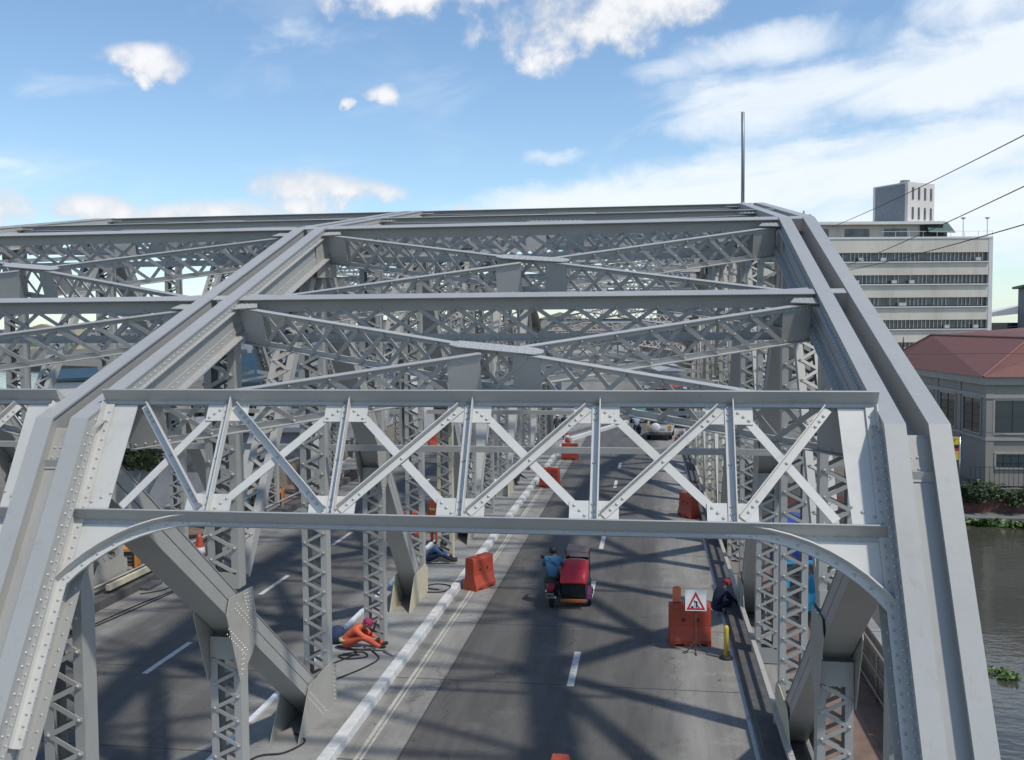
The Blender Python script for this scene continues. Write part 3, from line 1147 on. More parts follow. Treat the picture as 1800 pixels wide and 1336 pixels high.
# footways hung outside the outer trusses
TILE = mat('brown_paving', (.20, .135, .105), .85, 0, .2, 3, .2, 20, dirt=(.08, .07, .06), dirt_amt=.6, dscale=1.0)
WALLM = mat('parapet_concrete', (.27, .235, .19), .85, 0, .14, 2, .2, 24, dirt=(.12, .1, .085), dirt_amt=.6, dscale=.8)
for (x0, x1, xw, s) in ((2.86, 4.62, 4.64, 1), (-17.5, -15.75, -17.66, -1)):
    m = MB()
    m.bx(x0, x1, YN, YF + 5, -.3, -.02)
    fwy = tag(m.build('footway', TILE), kind='structure')
for (xw, s, lab) in ((4.64, 1, 'stained brown concrete parapet along the footway above the river'), (-17.62, -1, 'low concrete parapet along the footway of the outermost truss')):
    pw = empty('parapet_wall', (xw, 0, 0), 0, lab, 'parapet')
    y = YN
    while y < YF + 2:
        m = MB()
        m.bx(0, .14, y + .01, y + 2.99, -.6, 1.02)
        m.build('wall_panel', WALLM, pw)
        m = MB()
        m.bx(-.04, .18, y + .02, y + 2.98, 1.023, 1.1)
        m.build('coping', CONC, pw)
        y += 3.0
# service pipes on brackets on the inner side of the parapet
PIPE = mat('galvanised_pipe', (.33, .30, .26), .5, .5, .15, 5)
pr = empty('pipe_railing', (4.5, 0, 0), 0, 'thin metal pipe railing fixed in front of the brown parapet', 'railing')
for z in (.12, .55, .98):
    m = MB()
    m.tube([(0, YN + i * 6, z) for i in range(14)], .028, 8)
    m.build('pipe', PIPE, pr, True)
y = YN + .5
while y < YF:
    m = MB()
    m.tube([(.0, y, -.02), (0, y, 1.0)], .024, 6)
    m.build('upright', PIPE, pr, True)
    y += 1.5
pb = empty('footway_railing', (5.75, 0, 0), 0, 'blue grey railing of a stair outside the parapet', 'railing')
RB = mat('blue_grey_rail', (.25, .3, .38), .5, .2)
for z in (.9, .1):
    m = MB()
    m.tube([(0, 6, z), (0, 15.2, z)], .03, 8)
    m.build('rail', RB, pb, True)
for i in range(40):
    m = MB()
    m.tube([(0, 6.2 + i * .23, .1), (0, 6.2 + i * .23, .9)], .012, 5)
    m.build('baluster', RB, pb, True)
m = MB()
m.bx(4.8, 6.6, 4, 15.3, -.35, -.02)
tag(m.build('stair_landing', CONCD), kind='structure')

# water
def water_material():
    m = bpy.data.materials.new('river_water')
    m.use_nodes = True
    nt = m.node_tree
    b = nt.nodes['Principled BSDF']
    b.inputs['Base Color'].default_value = (.062, .06, .045, 1)
    b.inputs['Roughness'].default_value = .05
    b.inputs['IOR'].default_value = 1.5
    g = nt.nodes.new('ShaderNodeNewGeometry')
    hs = []
    for sc, st in ((.35, (1, 1.6, 1)), (1.6, (1, 2.2, 1)), (.05, (1, 1.4, 1))):
        mp = nt.nodes.new('ShaderNodeMapping')
        mp.inputs['Scale'].default_value = st
        mp.inputs['Rotation'].default_value = (0, 0, .5)
        nt.links.new(g.outputs['Position'], mp.inputs[0])
        n = nt.nodes.new('ShaderNodeTexNoise')
        n.inputs['Scale'].default_value = sc
        n.inputs['Detail'].default_value = 4
        nt.links.new(mp.outputs[0], n.inputs[0])
        hs.append(n.outputs['Fac'])
    a = nt.nodes.new('ShaderNodeMath')
    a.operation = 'MULTIPLY_ADD'
    nt.links.new(hs[1], a.inputs[0])
    a.inputs[1].default_value = .3
    nt.links.new(hs[0], a.inputs[2])
    bp = nt.nodes.new('ShaderNodeBump')
    bp.inputs['Distance'].default_value = .25
    bp.inputs['Strength'].default_value = .16
    nt.links.new(a.outputs[0], bp.inputs['Height'])
    nt.links.new(bp.outputs[0], b.inputs['Normal'])
    return m


m = MB()
m.add([(-3500, -300, -7), (3500, -300, -7), (3500, 4500, -7), (-3500, 4500, -7)], [(0, 1, 2, 3)])
tag(m.build('river', water_material()), kind='structure')
# land: the quay on the right, the ground behind the bridge end and the far shore
EARTH = mat('dusty_earth', (.16, .145, .115), .95, 0, .25, .15, .3, 3)
m = MB()
pts = [(7.5, 79), (60, 80), (160, 84), (700, 95), (3400, 600), (3400, 4400), (-3400, 4400), (-3400, 900), (-700, 620), (-160, 300), (-85, 130), (-62, 84), (-56, 56), (-17.9, 50), (-17.9, 70)]
m.poly([(x, y, -7.8) for x, y in pts], (0, 0, 2.8))
tag(m.build('land', EARTH), kind='structure')
m = MB()
pts = [(-18.0, 63.2), (6.4, 63.2), (9.0, 80), (70, 240), (-40, 260), (-24, 90)]
m.poly([(x, y, -6) for x, y in pts], (0, 0, 5.93))
tag(m.build('approach_ground', CONC), kind='structure')
# pier under the near and far ends
for y0, y1 in ((1.5, 6.6), (60.2, 63.1)):
    m = MB()
    m.bx(-17, 4.2, y0, y1, -8, -.64)
    tag(m.build('bridge_pier', CONC), 'grey concrete pier under the ' + ('near' if y0 < 5 else 'far') + ' end of the truss bridge', 'pier')
# ------------------------------------------------------------------ buildings, banks, trees beyond the bridge
UW = MB()
UW.box((0, 0, 0), (1, 1, 1))


def unit_mesh(name, mt):
    return UW.mesh(name, mt)


def S3(cx, cy, cz, sx, sy, sz):
    return Matrix.Translation((cx, cy, cz)) @ Matrix.Diagonal((sx, sy, sz, 1))


def leaf_mesh(seed, n, radius, size, squash=.75, clumps=9, core=.35):
    """scattered leaf-sized faces gathered in clumps through an uneven crown"""
    r = random.Random(seed)
    m = MB()
    cs = []
    for _ in range(clumps):
        d = V((r.gauss(0, 1), r.gauss(0, 1), r.gauss(0, 1))).normalized() * radius * r.uniform(core, .85)
        d.z *= squash
        cs.append((d, radius * r.uniform(.28, .48)))
    for i in range(n):
        c, cr_ = r.choice(cs)
        p = c + V((r.gauss(0, 1), r.gauss(0, 1), r.gauss(0, 1))).normalized() * cr_ * r.uniform(.45, 1.05)
        a = V((r.gauss(0, 1), r.gauss(0, 1), r.gauss(0, .6))).normalized()
        b = a.orthogonal().normalized()
        s = size * r.uniform(.6, 1.3)
        m.add([p - a * s, p + b * s * .5, p + a * s, p - b * s * .5], [(0, 1, 2, 3)], r.choice((0, 0, 1)))
    return m


LEAF1 = mat('leaf_dark', (.028, .05, .017), .6, 0, .35, 1.5)
LEAF2 = mat('leaf_mid', (.055, .092, .028), .6, 0, .3, 1.5)
BARK = mat('bark', (.11, .085, .06), .9, 0, .3, 6, .4, 12)


def tree(loc, h, rad, seed, label, n=1400, leaf=.22, group='trees beyond the bridge'):
    t = empty('tree', loc, rnd.uniform(0, 6), label, 'tree', group)
    m = MB()
    m.tube([(0, 0, -.2), (.05, .02, h * .35), (.0, .1, h * .65), (.1, .0, h * .85)], [h * .03, h * .024, h * .015, h * .006], 8)
    for i in range(5):
        a = i * 1.3 + seed
        m.tube([(0, .05, h * (.4 + .06 * i)), (math.cos(a) * rad * .4, math.sin(a) * rad * .4, h * (.58 + .06 * i)), (math.cos(a) * rad * .75, math.sin(a) * rad * .75, h * (.66 + .06 * i))],
               [h * .012, h * .008, h * .003], 6)
    m.build('trunk', BARK, t, True)
    c = leaf_mesh(seed, n, rad, leaf).build('crown', [LEAF1, LEAF2], t)
    c.location = (0, 0, h * .72)
    return t


# ---- white office block with ribbon windows
OW = mat('office_cream', (.62, .57, .485), .8, 0, .08, .25, .05, 3, dirt=(.36, .33, .28), dirt_amt=.45, dscale=.35, stretch=(1, 1, .25))
OW2 = mat('office_white', (.66, .65, .62), .8, 0, .06, .4)
OG = mat('office_glass', (.1, .105, .11), .2, 0, .6, .9, spec=.6)
OM = mat('office_mullion', (.56, .55, .52), .7)
ob = empty('office_building', (48.9, 150.0, -5), YAW, 'cream office block with rows of ribbon windows and a square rooftop tower', 'building')
SH, DEP, LEN = 3.25, 17.0, 46.0
m = MB()
m.bx(-LEN, 0, .7, DEP, 0, 25.0)
m.build('core_wall', mat('office_inner', (.12, .12, .12), .8), ob)
m = MB()
m.bx(-.45, .12, -.05, DEP + .1, 0, 25.15)
m.build('end_wall', OW2, ob)
MUL, PANE = unit_mesh('mullion', OM), unit_mesh('window', OG)
ACM = unit_mesh('air_conditioner', mat('aircon', (.5, .49, .46), .6))
for f in range(7):
    zt = 25.1 - f * SH
    m = MB()
    m.bx(-LEN, -.46, 0, .69, zt - 1.95, zt)
    m.build('spandrel', OW, ob)
    m = MB()
    m.bx(-LEN, -.46, -.28, .3, zt - SH - .16, zt - SH + .0)
    m.build('sill', OW2, ob)
    if f == 6:
        continue
    zc = zt - 1.95 - .57
    x = -LEN + .5
    while x < -.6:
        w = min(3.4, -.5 - x)
        inst('window', PANE, ob, S3(x + w / 2, .62, zc, w - .06, .06, 1.12))
        x += w
    if f < 5:
        x = -29.0
        while x < -.8:
            if rnd.random() > .13:
                inst('mullion', MUL, ob, S3(x, .5, zc, .11, .16, 1.13))
            x += .58
        for _ in range(4):
            inst('air_conditioner', ACM, ob, S3(rnd.uniform(-26, -1.5), .1, zt - SH + .33, .7, .5, .45))
m = MB()
m.bx(-LEN, .1, -.1, .2, 25.12, 25.4)
m.build('parapet', OW2, ob)
m = MB()
m.bx(-44, -7.2, 2.2, 14, 25.12, 27.3)
m.build('penthouse', OW, ob)
m = MB()
m.poly([(-45, .9, 27.32), (-6.4, .9, 27.32), (-6.4, 15, 27.32), (-45, 15, 27.32)], (0, 0, .42))
m.build('penthouse_roof', OW2, ob)
for (x0, x1) in ((-26.5, -23), (-20.6, -17), (-14.8, -11.4), (-30, -27.4)):
    inst('window', PANE, ob, S3((x0 + x1) / 2, 2.17, 26.15, x1 - x0, .1, 1.3))
for i in range(24):
    m = MB()
    m.bx(-LEN + 2 * i, -LEN + 2 * i + .05, .02, .07, 25.4, 26.2)
    if i > 15:
        m.build('roof_rail_post', CHROME, ob)
m = MB()
m.bx(-16, .0, .03, .06, 26.15, 26.2)
m.build('roof_rail', CHROME, ob)
for x in (-4.0, -.5):
    m = MB()
    m.tube([(x, .5, 25.3), (x, .5, 28.0)], .06, 6)
    m.lathe((x, .5, 27.9), [(.05, 0), (.35, .2), (.35, .3)], 8)
    m.build('roof_lamp', CHROME, ob)
GREEN = mat('green_awning', (.035, .085, .075), .6, 0, .1, .8)
m = MB()
m.poly([(-9.6, .8, 25.3), (-9.6, .8, 26.4), (-9.2, .8, 27.55), (-6.0, .8, 27.55), (-5.4, .8, 26.2)][::-1] if False else
       [(-8.9, .5, 26.1), (-5.1, .5, 26.0), (-5.6, 2.0, 27.6), (-8.9, 2.0, 27.7)], (0, .05, .12))
m.build('awning', GREEN, ob)
m = MB()
m.bx(-9.6, -5.6, 2.1, 6, 25.12, 27.4)
m.build('roof_shed', mat('dark_shed', (.06, .065, .07), .7), ob)
# tower, turned against the facade
tw = empty('tower', (-9.3, 6.5, 25.1), R(28))
tw.parent = ob
m = MB()
m.bx(-4.0, 1.6, -2.9, 3.4, 0, 2.6)
m.build('tower_base', OW2, tw)
m = MB()
m.bx(-4.05, 1.65, -2.95, 3.45, 2.62, 8.5)
m.build('tower_wall', mat('tower_pink', (.68, .63, .58), .8, 0, .06, .5), tw)
m = MB()
m.lathe((-1.2, 0, 8.5), [(1.0, 0), (1.0, .35), (.7, .5), (.7, .75)], 12)
m.build('tower_tank', CONC, tw)
for zz in (6.9, 4.0):
    for i in range(4):
        inst('slot_window', PANE, tw, S3(-3.0 + i * 1.3, -2.98, zz, .36, .12, 1.75))
m = MB()
m.bx(-4.1, -4.055, -2.4, 3.0, 2.7, 8.3)
m.build('tower_shade_face', mat('tower_shade_grey', (.23, .24, .26), .8), tw)  # grey sheet that paints the left face of the tower as shaded

# ---- red-roofed house on the quay
RR = mat('red_roof_sheet', (.175, .072, .055), .65, 0, .1, 3, .1, 10, stretch=(4, .2, 1), dirt=(.13, .06, .05), dirt_amt=.5, dscale=.5)
RW = mat('quay_house_wall', (.30, .275, .24), .85, 0, .08, .5, dirt=(.28, .26, .23), dirt_amt=.5, dscale=.5)
RT = mat('quay_house_trim', (.36, .34, .305), .8, 0, .08, 1)
rh = empty('quay_house', (25.95, 80, -5), R(3), 'two storey house on the river quay with a hipped red metal roof', 'building')
LX, LY, EV = 24.0, 27.0, 8.2
m = MB()
m.bx(0, LX, 0, LY, 0, EV)
m.build('wall', RW, rh)
for (z0, z1, o_) in ((EV - .3, EV + .3, .3), (EV - 1.35, EV - 1.05, .16), (3.55, 3.8, .14), (6.9, 7.0, .08)):
    m = MB()
    m.bx(-o_, LX + o_, -o_, LY + o_, z0, z1)
    m.build('cornice', RT, rh)
m = MB()
E0 = .55
z0 = EV + .32
e = [V((-E0, -E0, z0)), V((LX + E0, -E0, z0)), V((LX + E0, LY + E0, z0)), V((-E0, LY + E0, z0))]
r0, r1 = V((5.6, 6.0, z0 + 2.9)), V((3.4, LY - 3.6, z0 + 3.05))
r2 = V((12.5, 6.4, z0 + 3.9))
m.add(e + [r0, r1, r2, V((LX - 6, 7, z0 + 4.2)), V((LX - 6, LY - 3, z0 + 4.2))],
      [(0, 3, 5, 4), (0, 4, 6, 1), (1, 6, 7), (4, 5, 8, 7, 6), (1, 7, 8, 2), (2, 8, 5, 3), (3, 2, 1, 0)])
rf = m.build('roof', RR, rh)
for a, b in ((e[0], r0), (r0, r1), (e[3], r1), (r0, r2), (r2, V((LX - 6, 7, z0 + 4.2)))):
    m = MB()
    m.tube([a + V((0, 0, .05)), b + V((0, 0, .06))], .09, 6)
    m.build('ridge_cap', mat('roof_cap', (.21, .095, .075), .6), rf)
for i in range(1, 32):
    t = i / 32
    m = MB()
    y = -E0 + t * (LY + 2 * E0)
    top = r0.lerp(r1, min(1, max(0, (y - r0.y) / (r1.y - r0.y))))
    if y < r0.y:
        top = e[0].lerp(r0, (y - e[0].y) / (r0.y - e[0].y))
    if y > r1.y:
        top = e[3].lerp(r1, (e[3].y - y) / (e[3].y - r1.y))
    m.tube([(-E0, y, z0 + .02), top + V((0, 0, .02))], .022, 4)
    m.build('roof_seam', RR, rf)
BARW = mat('window_bars', (.05, .05, .052), .6)


def house_window(par, x0, x1, z0_, z1_, face, nb, nh, fr=RT):
    """opening with glass, a frame and bars; face 'f' = wall at y=0, 'l' = wall at x=0"""
    P = (lambda u, w, z: (u, w, z)) if face == 'f' else (lambda u, w, z: (w, u, z))

    def bb(m_, u0, u1, w0, w1, za, zb):
        a, b = P(u0, w0, za), P(u1, w1, zb)
        m_.bx(min(a[0], b[0]), max(a[0], b[0]), min(a[1], b[1]), max(a[1], b[1]), za, zb)
    m_ = MB()
    bb(m_, x0, x1, -.03, .02, z0_, z1_)
    w = m_.build('window', GLASS, par)
    for (u0, u1, za, zb) in ((x0 - .14, x0, z0_ - .14, z1_ + .14), (x1, x1 + .14, z0_ - .14, z1_ + .14), (x0, x1, z1_, z1_ + .14), (x0, x1, z0_ - .14, z0_)):
        m_ = MB()
        bb(m_, u0, u1, -.12, .02, za, zb)
        m_.build('frame', fr, w)
    for i in range(1, nb):
        u = x0 + (x1 - x0) * i / nb
        m_ = MB()
        bb(m_, u - .025, u + .025, -.07, -.031, z0_, z1_)
        m_.build('bar', BARW, w)
    for i in range(1, nh):
        z = z0_ + (z1_ - z0_) * i / nh
        m_ = MB()
        bb(m_, x0, x1, -.066, -.032, z - .025, z + .025)
        m_.build('bar', BARW, w)
    return w


house_window(rh, .55, 4.6, 4.15, 6.7, 'f', 3, 2)
house_window(rh, 5.6, 9.6, 4.15, 6.7, 'f', 3, 2)
house_window(rh, .7, 4.2, 1.45, 2.5, 'f', 6, 1)
house_window(rh, 5.6, 9.2, 1.45, 2.5, 'f', 6, 1)
for y0_ in (1.1, 6.6, 12.1, 17.6):
    house_window(rh, y0_, y0_ + 3.7, 4.0, 6.7, 'l', 2, 4)
for y in (.3, 5.7, 11.2, 16.7, 22.2, 26.5):
    m = MB()
    m.bx(-.1, -.002, y - .3, y + .3, 0, 8.0)
    m.build('pilaster', RW, rh)
for x in (.2, 5.1, 10.1):
    m = MB()
    m.bx(x - .3, x + .3, -.1, -.002, 0, 8.0)
    m.build('pilaster', RW, rh)
fn = empty('bar_fence', (24.5, 79.0, -5), 0, 'thin dark bar fence in front of the red roofed house', 'fence')
for i in range(46):
    m = MB()
    m.tube([(i * .35, 0, 0), (i * .35, 0, 1.7)], .018, 5)
    m.build('bar', DARK, fn)
for z in (.15, 1.6):
    m = MB()
    m.tube([(0, 0, z), (16, 0, z)], .02, 5)
    m.build('rail', DARK, fn)
# yellow sign on a post
sg_ = empty('quay_sign', (22.75, 77.4, -5), R(-4), 'upright yellow sign with a black and red band on a pale post', 'sign')
m = MB()
m.tube([(.45, 0, 0), (.45, 0, 4.1)], .05, 8)
m.build('post', CHROME, sg_, True)
SY = mat('sign_yellow', (.72, .52, .05), .5)
for (za, zb, mt, nm) in ((2.35, 4.1, SY, 'panel'), (3.22, 3.5, mat('sign_black', (.02, .02, .02), .5), 'black_band'), (3.02, 3.22, mat('sign_red', (.6, .04, .03), .5), 'red_band')):
    m = MB()
    o_ = .03 if nm == 'panel' else .034
    m.bx(-.42, .36, -o_, o_, za, zb)
    m.build(nm, mt, sg_)
m = MB()
m.add([(-.4, -.036, 3.1), (-.22, -.036, 3.22), (-.4, -.036, 3.36)], [(0, 1, 2)])
m.build('white_triangle', WHITEP, sg_)
for (za, w) in ((3.92, .5), (3.8, .42), (3.68, .34), (2.8, .5), (2.66, .38)):
    m = MB()
    m.bx(-.3, -.3 + w, -.0355, -.031, za, za + .05)
    m.build('text_line', mat('sign_ink', (.16, .1, .02), .6), sg_)

# ---- river bank: wall, ledge, hedge and floating plants
BW = mat('bank_brick', (.17, .075, .06), .9, 0, .35, 1.2, .5, 8, dirt=(.05, .06, .035), dirt_amt=.8, dscale=.8)
bk = empty('quay_wall', (9, 78.3, -7), R(.8), 'stained reddish quay wall with a concrete ledge above the water', 'wall')
m = MB()
m.bx(0, 160, 0, 1.2, -1, 1.25)
m.build('wall', BW, bk)
m = MB()
m.bx(-.5, 160, -2.4, -.02, -1, .18)
m.build('ledge', CONCD, bk)
m = MB()
m.bx(0, 160, .1, 1.3, 1.252, 2.0)
m.build('cap', CONCD, bk)
HM = [leaf_mesh(40 + i, 900, 1.35, .13, .55, 12, .2).mesh('bush', [LEAF1, LEAF2]) for i in range(3)]
for i in range(26):
    o = inst('hedge_bush', HM[i % 3], None, Matrix.Translation((20.0 + i * 1.05, 78.2 + rnd.uniform(-.35, .3), -5.35 + rnd.uniform(-.35, .25))) @ Matrix.Rotation(rnd.uniform(0, 6), 4, 'Z') @ Matrix.Diagonal((1.15, .85, rnd.uniform(.8, 1.15), 1)))
    tag(o, 'dense green bush in the hedge trailing over the quay wall', 'bush', 'hedge on the quay wall')
HYA = [leaf_mesh(60 + i, 260, .55, .13, .35, 7, .2).mesh('plants', [mat('hyacinth', (.09, .16, .035), .5, 0, .3, 3), LEAF2]) for i in range(2)]
for i, (x, y, s) in enumerate([(14.45, 41.6, 1.0), (14.1, 42.4, .6)]):
    o = inst('water_plant', HYA[i % 2], None, Matrix.Translation((x, y, -6.9)) @ Matrix.Diagonal((s, s, s, 1)))
    tag(o, ['tuft of water hyacinth drifting alone on the river', 'small tuft of water hyacinth beside the larger drifting one'][i], 'water plant')
for i in range(16):
    x = 22.3 + i * .75
    o = inst('water_plant', HYA[i % 2], None, Matrix.Translation((x, 74.6 - i * .12 + rnd.uniform(-.6, .6), -6.9)) @ Matrix.Rotation(i * 1.7, 4, 'Z') @ Matrix.Diagonal((1.3, 1.3, 1.5, 1)))
    tag(o, 'clump of water hyacinth in the raft along the quay ledge', 'water plant', 'water hyacinth along the quay ledge')

tree((27.4, 112, -5), 12.6, 3.6, 3, 'leafy tree between the red roof and the cream office block', 1500, .3)

# ---- hall with a curved white roof far off on the right
hl = empty('arched_hall', (82, 255, -5), R(-12), 'distant hall with a curved white roof and dark glass front', 'building')
m = MB()
n = 14
arc = [(i / n * 46, 13.5 + 7.5 * math.sin(math.pi * min(1, (.08 + i / n * .55)))) for i in range(n + 1)]
m.poly([(x, 0, z) for x, z in arc] + [(46, 0, arc[-1][1] - .8), (0, 0, arc[0][1] - .8)], (0, 40, 0))
m.build('roof', mat('hall_white', (.7, .7, .7), .6), hl)
for z0_, z1_, mt in ((0, 6, OW2), (6.02, 13.2, GLASS)):
    m = MB()
    m.bx(.6, 46, 1, 39, z0_, z1_)
    m.build('wall' if mt is OW2 else 'glass_front', mt, hl)
for i in range(7):
    inst('floor_band', unit_mesh('floor_band', mat('hall_band', (.2, .21, .23), .6)), hl, S3(23, .9, 6.6 + i * .95, 44.5, .3, .12))
tb_ = empty('dark_tower', (85.5, 238, -5), R(-10), 'dark square tower block with a flat overhanging roof', 'building')
m = MB()
m.bx(0, 14, 0, 12, 0, 21.2)
m.build('wall', mat('dark_tower', (.09, .1, .115), .6), tb_)
m = MB()
m.bx(-1.2, 15, -1, 13, 21.25, 21.8)
m.build('roof', mat('dark_tower_roof', (.06, .065, .075), .6), tb_)
for i in range(2):
    for j in range(5):
        inst('window', PANE, tb_, S3(1.6 + j * 2.6, -.03, 17.6 + i * 2.0, 1.9, .1, 1.2))

# ---- blocks and houses beyond the far end of the bridge
WPAL = [(.5, .47, .42), (.38, .36, .33), (.56, .55, .52), (.33, .27, .2), (.42, .44, .46), (.3, .31, .33), (.5, .42, .3), (.27, .24, .21)]
RPAL = [(.3, .3, .31), (.2, .12, .09), (.24, .25, .27), (.42, .43, .44), (.16, .1, .07), (.34, .28, .21)]
WM = [mat('town_wall_%d' % i, c, .85, 0, .15, .4, dirt=(.12, .11, .1), dirt_amt=.6, dscale=.3) for i, c in enumerate(WPAL)]
RM = [mat('town_roof_%d' % i, c, .75, 0, .2, .5, dirt=(.16, .1, .07), dirt_amt=.6, dscale=.5) for i, c in enumerate(RPAL)]


def block(x, y, w, d, h, rz, wi, ri, label, gable=False, z=-5, group=None, floors=None, cat='building'):
    b = empty('town_building', (x, y, z), rz, label, cat, group)
    m_ = MB()
    m_.bx(-w / 2, w / 2, 0, d, 0, h)
    m_.build('wall', WM[wi], b)
    m_ = MB()
    if gable:
        rh_ = w * .16
        m_.poly([(-w / 2 - .5, -.5, h + .02), (w / 2 + .5, -.5, h + .02), (0, -.5, h + rh_)], (0, d + 1, 0))
    else:
        m_.bx(-w / 2 - .4, w / 2 + .4, -.4, d + .4, h + .02, h + .35)
    rf_ = m_.build('roof', RM[ri], b)
    fl = floors or max(1, int((h - 2) / 3.2))
    nw = max(2, min(6, int(w / 3.0)))
    for f in range(fl):
        for i in range(nw):
            inst('window', PANE, b, S3(-w / 2 + w * (i + .5) / nw, -.02, h - 1.8 - f * 3.1, w / nw * .55, .12, 1.4))
    if not gable:
        m_ = MB()
        m_.lathe((w * .25, d * .4, h + .35), [(.7, 0), (.75, 1.2), (.3, 1.5)], 10)
        m_.build('water_tank', CHROME if wi % 2 else RM[2], rf_)
    return b


def at_px(px, Y):
    t = (px - 900) / 1709.9
    a = math.atan(t) - YAW
    return Y * math.tan(a)


FARB = [  # px of the middle in the picture, distance, width, depth, top height, wall, roof, label, gable
    (985, 150, 15, 12, 12.6, 6, 5, 'ochre walled house with a pale roof behind the far end of the bridge', True),
    (1060, 118, 10, 10, 9.2, 1, 0, 'grey flat roofed shop at the bend of the far road', False),
    (1120, 175, 14, 12, 12.0, 2, 3, 'white shop house with a grey sheet roof far down the street', True),
    (1185, 140, 9, 10, 9.6, 7, 1, 'brown house with a rusty gable roof beside the far street', True),
    (1235, 112, 9, 9, 7.6, 2, 3, 'low white house beside the far street with a light roof', True),
    (1290, 120, 9, 10, 8.4, 4, 2, 'blue grey building behind the river truss', False),
    (930, 165, 13, 12, 9.8, 0, 4, 'cream house with a dark rusty roof behind the middle truss', True),
    (860, 128, 12, 10, 6.6, 5, 3, 'dark grey warehouse with a light metal roof', True),
    (800, 185, 16, 14, 11.6, 2, 2, 'pale three storey block behind the middle truss', False),
    (730, 140, 12, 10, 7.6, 3, 4, 'brown shed with rusty roof behind the middle truss', True),
    (660, 170, 16, 12, 10.2, 0, 0, 'cream apartment block left of the middle truss', False),
    (590, 125, 12, 10, 6.4, 1, 5, 'grey house with tan roof seen under the lattice', True),
    (535, 165, 14, 12, 9.8, 2, 3, 'white warehouse with a bright metal roof', True),
    (480, 210, 18, 12, 12.4, 4, 2, 'bluish block far behind the outermost truss', False),
]
for (px, Y, w, d, h, wi, ri, lab, gb) in FARB:
    block(at_px(px, Y), Y, w, d, h, R(rnd.uniform(-14, 14)), wi, ri, lab, gb)
# low roofs of the far shore
for i in range(34):
    Y = rnd.uniform(330, 900)
    px = rnd.uniform(-120, 1500)
    if px < 360 and Y < 640:
        Y = rnd.uniform(660, 1000)
    block(at_px(px, Y), Y, rnd.uniform(18, 44), 14, rnd.uniform(7, 15), R(rnd.uniform(-20, 20)), i % 8, i % 6, 'low building in the hazy skyline of the far shore', i % 3 > 0, group='skyline of the far shore', floors=2)
# yellow and green building on the far shore at the left
gb = block(at_px(88, 640), 640, 34, 20, 15, R(5), 6, 0, 'far shore building with cream and green stripes', False, floors=1)
m = MB()
m.bx(-17.2, 17.2, -.4, -.05, 3, 7)
m.build('green_band', mat('green_band', (.08, .3, .06), .7), gb)
# blue-roofed sheds on the bank at the left
BLR = mat('blue_roof', (.022, .052, .07), .5, 0, .15, 1)
for (x, y, w, d, h, rz, lab) in ((-40.5, 95, 9, 8, 9.6, .3, 'shed with dark blue roof sheets on the bank behind the outermost truss'),
                                 (-55, 92, 10, 7, 8.2, .5, 'white walled shed with a navy roof edge at the riverside')):
    b = empty('bank_shed', (x, y, -5), rz, lab, 'building')
    m = MB()
    m.bx(-w / 2, w / 2, 0, d, 0, h - (2.8 if x > -50 else .8))
    m.build('wall', WM[2], b)
    m = MB()
    m.poly([(-w / 2 - .4, -.4, h - (2.7 if x > -50 else .75)), (w / 2 + .4, -.4, h - (2.7 if x > -50 else .4)), (w / 2 + .4, d, h + .3), (-w / 2 - .4, d, h)], (0, 0, .3))
    m.build('roof', BLR, b)
    for i in range(3):
        inst('window', PANE, b, S3(-w / 3 + i * w / 3, -.02, 3.6, 1.6, .1, 1.4))
block(-30.5, 62, 16, 8, 5.6, R(8), 5, 2, 'dark grey low building on the left bank', False)
block(-27.0, 84, 12, 8, 7.6, R(-6), 2, 3, 'white walled house behind the outermost truss', True)
# trees on the left bank and a palm
for i, (px, Y, h, rad, lab) in enumerate([(215, 60, 7.2, 3.4, 'dark leafy tree on the bank at the left edge of the bridge'), (285, 70, 7.4, 3.6, 'broad dark tree behind the outermost truss'),
                                          (120, 66, 6.5, 3.0, 'low dark tree on the bank farthest from the roadway'), (420, 74, 7.6, 3.2, 'dark tree standing before the blue roofed shed'),
                                          (700, 98, 9, 3.2, 'round tree behind the middle truss'), (1330, 92, 10, 3.0, 'tree behind the posts of the river truss'),
                                          (1010, 135, 9, 3.0, 'tree beside the bend of the far road'), (575, 90, 9.5, 3.4, 'bushy tree on the left bank under the lattice')]):
    tree((at_px(px, Y), Y, -5), h, rad, 11 + i, lab, 1300, .26)
pl = empty('palm_tree', (at_px(345, 62), 74, -5), 0, 'palm with drooping fronds beyond the outermost truss', 'tree')
m = MB()
m.tube([(0, 0, 0), (.2, .1, 2.5), (.1, .2, 5.0), (.3, .1, 6.6)], [.2, .16, .13, .11], 8)
m.build('trunk', BARK, pl, True)
for i in range(16):
    a = i * 2.4
    m = MB()
    pts = [V((.3, .1, 6.6)) + V((math.cos(a) * t * 2.4, math.sin(a) * t * 2.4, .9 * t * (1.1 if i % 2 else .6) - 2.6 * t * t)) for t in [j / 7 for j in range(8)]]
    for j in range(7):
        d_ = (pts[j + 1] - pts[j]).normalized()
        s_ = d_.cross(V((0, 0, 1))).normalized()
        for k in range(4):
            q = pts[j].lerp(pts[j + 1], k / 4)
            for sg2 in (-1, 1):
                tip = q + s_ * sg2 * .55 * (1 - j / 9) + d_ * .25 - V((0, 0, .25))
                m.add([q, q + d_ * .07, tip], [(0, 1, 2)])
    m.build('frond', LEAF2, pl)

# ---- wires strung across the river side
WIREM = mat('black_cable', (.012, .012, .013), .6)


def pix_ray(px, py):
    x3, y3 = (px - 900) / 1709.9, -(py - 668) / 1709.9
    return fw + rt2 * x3 + up2 * y3


